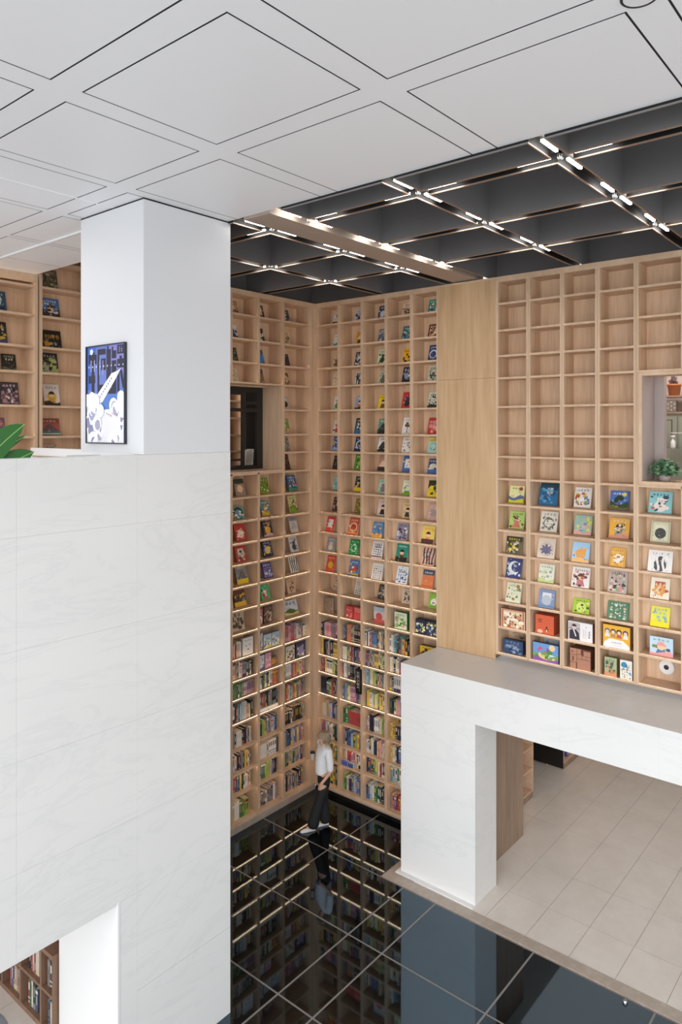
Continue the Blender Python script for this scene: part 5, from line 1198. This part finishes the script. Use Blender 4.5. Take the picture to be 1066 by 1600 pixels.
# left arm, hand at the hip
ls = nd(-.025, .16, 1.32, .038, ch_); le = nd(-.045, .21, 1.03, .038, ls); lw_ = nd(.075, .19, .88, .025, le); lp = nd(.115, .18, .845, (.030, .018), lw_)
for k, (dx, dy, L1) in enumerate(((.040, .022, 1.0), (.046, .010, 1.1), (.044, -.004, 1.05), (.038, -.016, .85))):
    a_ = nd(.115 + dx * .55, .18 + dy, .815, .009, lp); b_ = nd(.115 + dx * .75, .18 + dy * 1.1, .815 - .030 * L1, .008, a_); nd(.115 + dx * .55, .18 + dy * 1.1, .815 - .055 * L1, .007, b_)
t1 = nd(.105, .213, .835, .010, lp); nd(.135, .222, .805, .008, t1)
# right arm, holding the cup in front
CUP = (.165, -.13, 1.12)
rs = nd(-.025, -.16, 1.32, .038, ch_); re_ = nd(-.03, -.235, 1.06, .038, rs); rw = nd(.115, -.205, 1.185, .025, re_); rp3 = nd(.155, -.185, 1.20, (.030, .018), rw)
for k in range(4):
    z = 1.235 - k * .020; L1 = (.9, 1.05, 1.0, .85)[k]
    a_ = nd(CUP[0] - .012, CUP[1] - .052, z, .009, rp3); b_ = nd(CUP[0] + .034, CUP[1] - .036 * L1, z - .002, .008, a_); nd(CUP[0] + .050, CUP[1] + .004 * L1, z - .004, .007, b_)
t1 = nd(.160, -.150, 1.222, .010, rp3); nd(.158, CUP[1] + .012, 1.228, .008, t1)
# legs
lh = nd(.02, .075, .82, .088, pv); lk = nd(.14, .06, .46, .058, lh); la = nd(.235, .035, .085, .036, lk); nd(.345, .035, .035, .030, la)
rh = nd(-.01, -.075, .82, .088, pv); rk = nd(.01, -.06, .46, .058, rh); ra = nd(-.045, -.05, .085, .036, rk); nd(.07, -.045, .035, .030, ra)
link('body', skin_mesh('body', N_, E_, skin_m, 2), per)
N_ = []; E_ = []
a00 = nd(.012, 0, .895, (.150, .125)); a0 = nd(.012, 0, .96, (.152, .125), a00); a1 = nd(.02, 0, 1.04, (.148, .125), a0); a2 = nd(.015, 0, 1.20, (.150, .125), a1); a3 = nd(.0, 0, 1.32, (.125, .100), a2); nd(.0, 0, 1.405, .062, a3)
b0_ = nd(-.02, .155, 1.33, .078, a3); b1_ = nd(-.035, .19, 1.17, .068, b0_); nd(-.035, .205, 1.015, .064, b1_)
c0_ = nd(-.02, -.155, 1.33, .078, a3); c1_ = nd(-.03, -.20, 1.19, .066, c0_); nd(-.02, -.23, 1.06, .060, c1_)
link('shirt', skin_mesh('shirt', N_, E_, cloth_w, 2), per)
N_ = []; E_ = []
a0 = nd(.005, 0, 1.00, (.125, .105)); a1 = nd(.0, 0, .88, (.145, .120), a0)
l1 = nd(.03, .062, .74, .105, a1); l2 = nd(.115, .055, .45, .098, l1); l3 = nd(.205, .04, .16, .108, l2); nd(.225, .037, .022, .112, l3)
r1 = nd(-.01, -.062, .74, .105, a1); r2 = nd(.0, -.058, .45, .098, r1); r3 = nd(-.035, -.052, .16, .108, r2); nd(-.045, -.05, .022, .112, r3)
link('trousers', skin_mesh('trousers', N_, E_, cloth_k, 2), per)
def shoe(x, y):
    m = MB(); prof = [(-.06, .030, .055), (-.03, .036, .06), (.04, .038, .066), (.10, .041, .058), (.15, .040, .042), (.185, .030, .030), (.20, .012, .018)]
    rings = []
    for px_, hw, hh in prof:
        base = len(m.v)
        for k in range(10):
            t = pi * k / 9
            m.v.append((x + px_, y + hw * cos(t), .004 + hh * sin(t)))
        rings.append(base)
    for i in range(len(rings) - 1):
        for k in range(9): m.f.append((rings[i] + k, rings[i] + k + 1, rings[i + 1] + k + 1, rings[i + 1] + k)); m.c.append((1, 1, 1)); m.m.append(0)
        m.f.append((rings[i], rings[i + 1], rings[i + 1] + 9, rings[i] + 9)); m.c.append((1, 1, 1)); m.m.append(0)
    m.f.append(tuple(rings[0] + k for k in range(10))); m.c.append((1, 1, 1)); m.m.append(0)
    m.f.append(tuple(rings[-1] + k for k in reversed(range(10)))); m.c.append((1, 1, 1)); m.m.append(0)
    link('shoe', m.mesh('shoe', shoe_m, smooth=True), per)
shoe(.235, .036); shoe(-.035, -.05)
# hair, ears and face
def ball(name, c, r, material, seg=12, squash=(1, 1, 1), parent=None, keep=lambda p: True):
    m = MB(); n2 = seg // 2
    for i in range(n2):
        for k in range(seg):
            q = []
            for (ii, kk) in ((i, k), (i + 1, k), (i + 1, k + 1), (i, k + 1)):
                ph = pi * ii / n2; t = 2 * pi * kk / seg
                q.append((c[0] + r * squash[0] * sin(ph) * cos(t), c[1] + r * squash[1] * sin(ph) * sin(t), c[2] + r * squash[2] * cos(ph)))
            if keep([sum(v[j] for v in q) / 4 for j in range(3)]): m.poly(q[::-1] if False else q)
    return link(name, m.mesh(name, material, smooth=True), parent or per)
rh_ = random.Random(9)
m = MB()
for k in range(170):      # locks that fall from the crown to jaw length, open at the face
    t = rh_.uniform(0, 2 * pi)
    front = cos(t)
    low_z = 1.472 + rh_.uniform(-.02, .03) if front < .45 else 1.535 + rh_.uniform(-.01, .02)
    rr = .092 + rh_.uniform(0, .016)
    top = (-.005 + .02 * cos(t), .02 * sin(t), 1.622 + rh_.uniform(0, .012))
    md = (.004 + rr * .75 * cos(t), rr * .75 * sin(t), 1.602); m2 = (.002 + rr * 1.02 * cos(t), rr * 1.02 * sin(t), 1.55)
    en = (.0 + rr * 1.0 * cos(t + rh_.uniform(-.15, .15)), rr * 1.0 * sin(t), low_z)
    m.tube([top, md, m2, en], [.010, .014, .014, .005], 5)
ho = link('hair', m.mesh('hair', hair_m, smooth=True), per); ho['kind'] = 'stuff'
for sgn in (-1, 1):
    ball('eye', (.083, sgn * .031, 1.525), .011, mat('eye_white', '#e8e4e0', 0.3) if sgn < 0 else bpy.data.materials['eye_white'], 8)
    ball('ear', (.008, sgn * .084, 1.515), .026, skin_m, 8, (.6, .35, 1))
for sgn in (-1, 1): ball('pupil', (.0915, sgn * .031, 1.525), .005, M['black'], 6)
ball('nose', (.096, 0, 1.50), .016, skin_m, 8, (1.1, .7, 1.4)); ball('mouth', (.088, 0, 1.462), .018, mat('lips', '#a8605a', 0.5), 8, (.4, 1.1, .3))
# the cup in the right hand
def pl2w(x, y, z): return (PO[0] + x * PF[0] - y * PF[1], PO[1] + x * PF[1] + y * PF[0], z)
cupo = empty('coffee_cup', pl2w(*CUP), 0, 'grey paper coffee cup with black lid held by the person', 'cup')
m = MB(); m.lathe([(0, 0), (.030, 0), (.041, .115), (.038, .115), (0, .11)], 18); link('cup', m.mesh('cup', mat('grey_card_cup', '#b8b2ac', 0.6), smooth=False), cupo)
m = MB(); m.lathe([(.0435, .112), (.0435, .122), (.038, .124), (.036, .140), (.0, .140)], 18); link('lid', m.mesh('lid', M['black'], smooth=False), cupo)
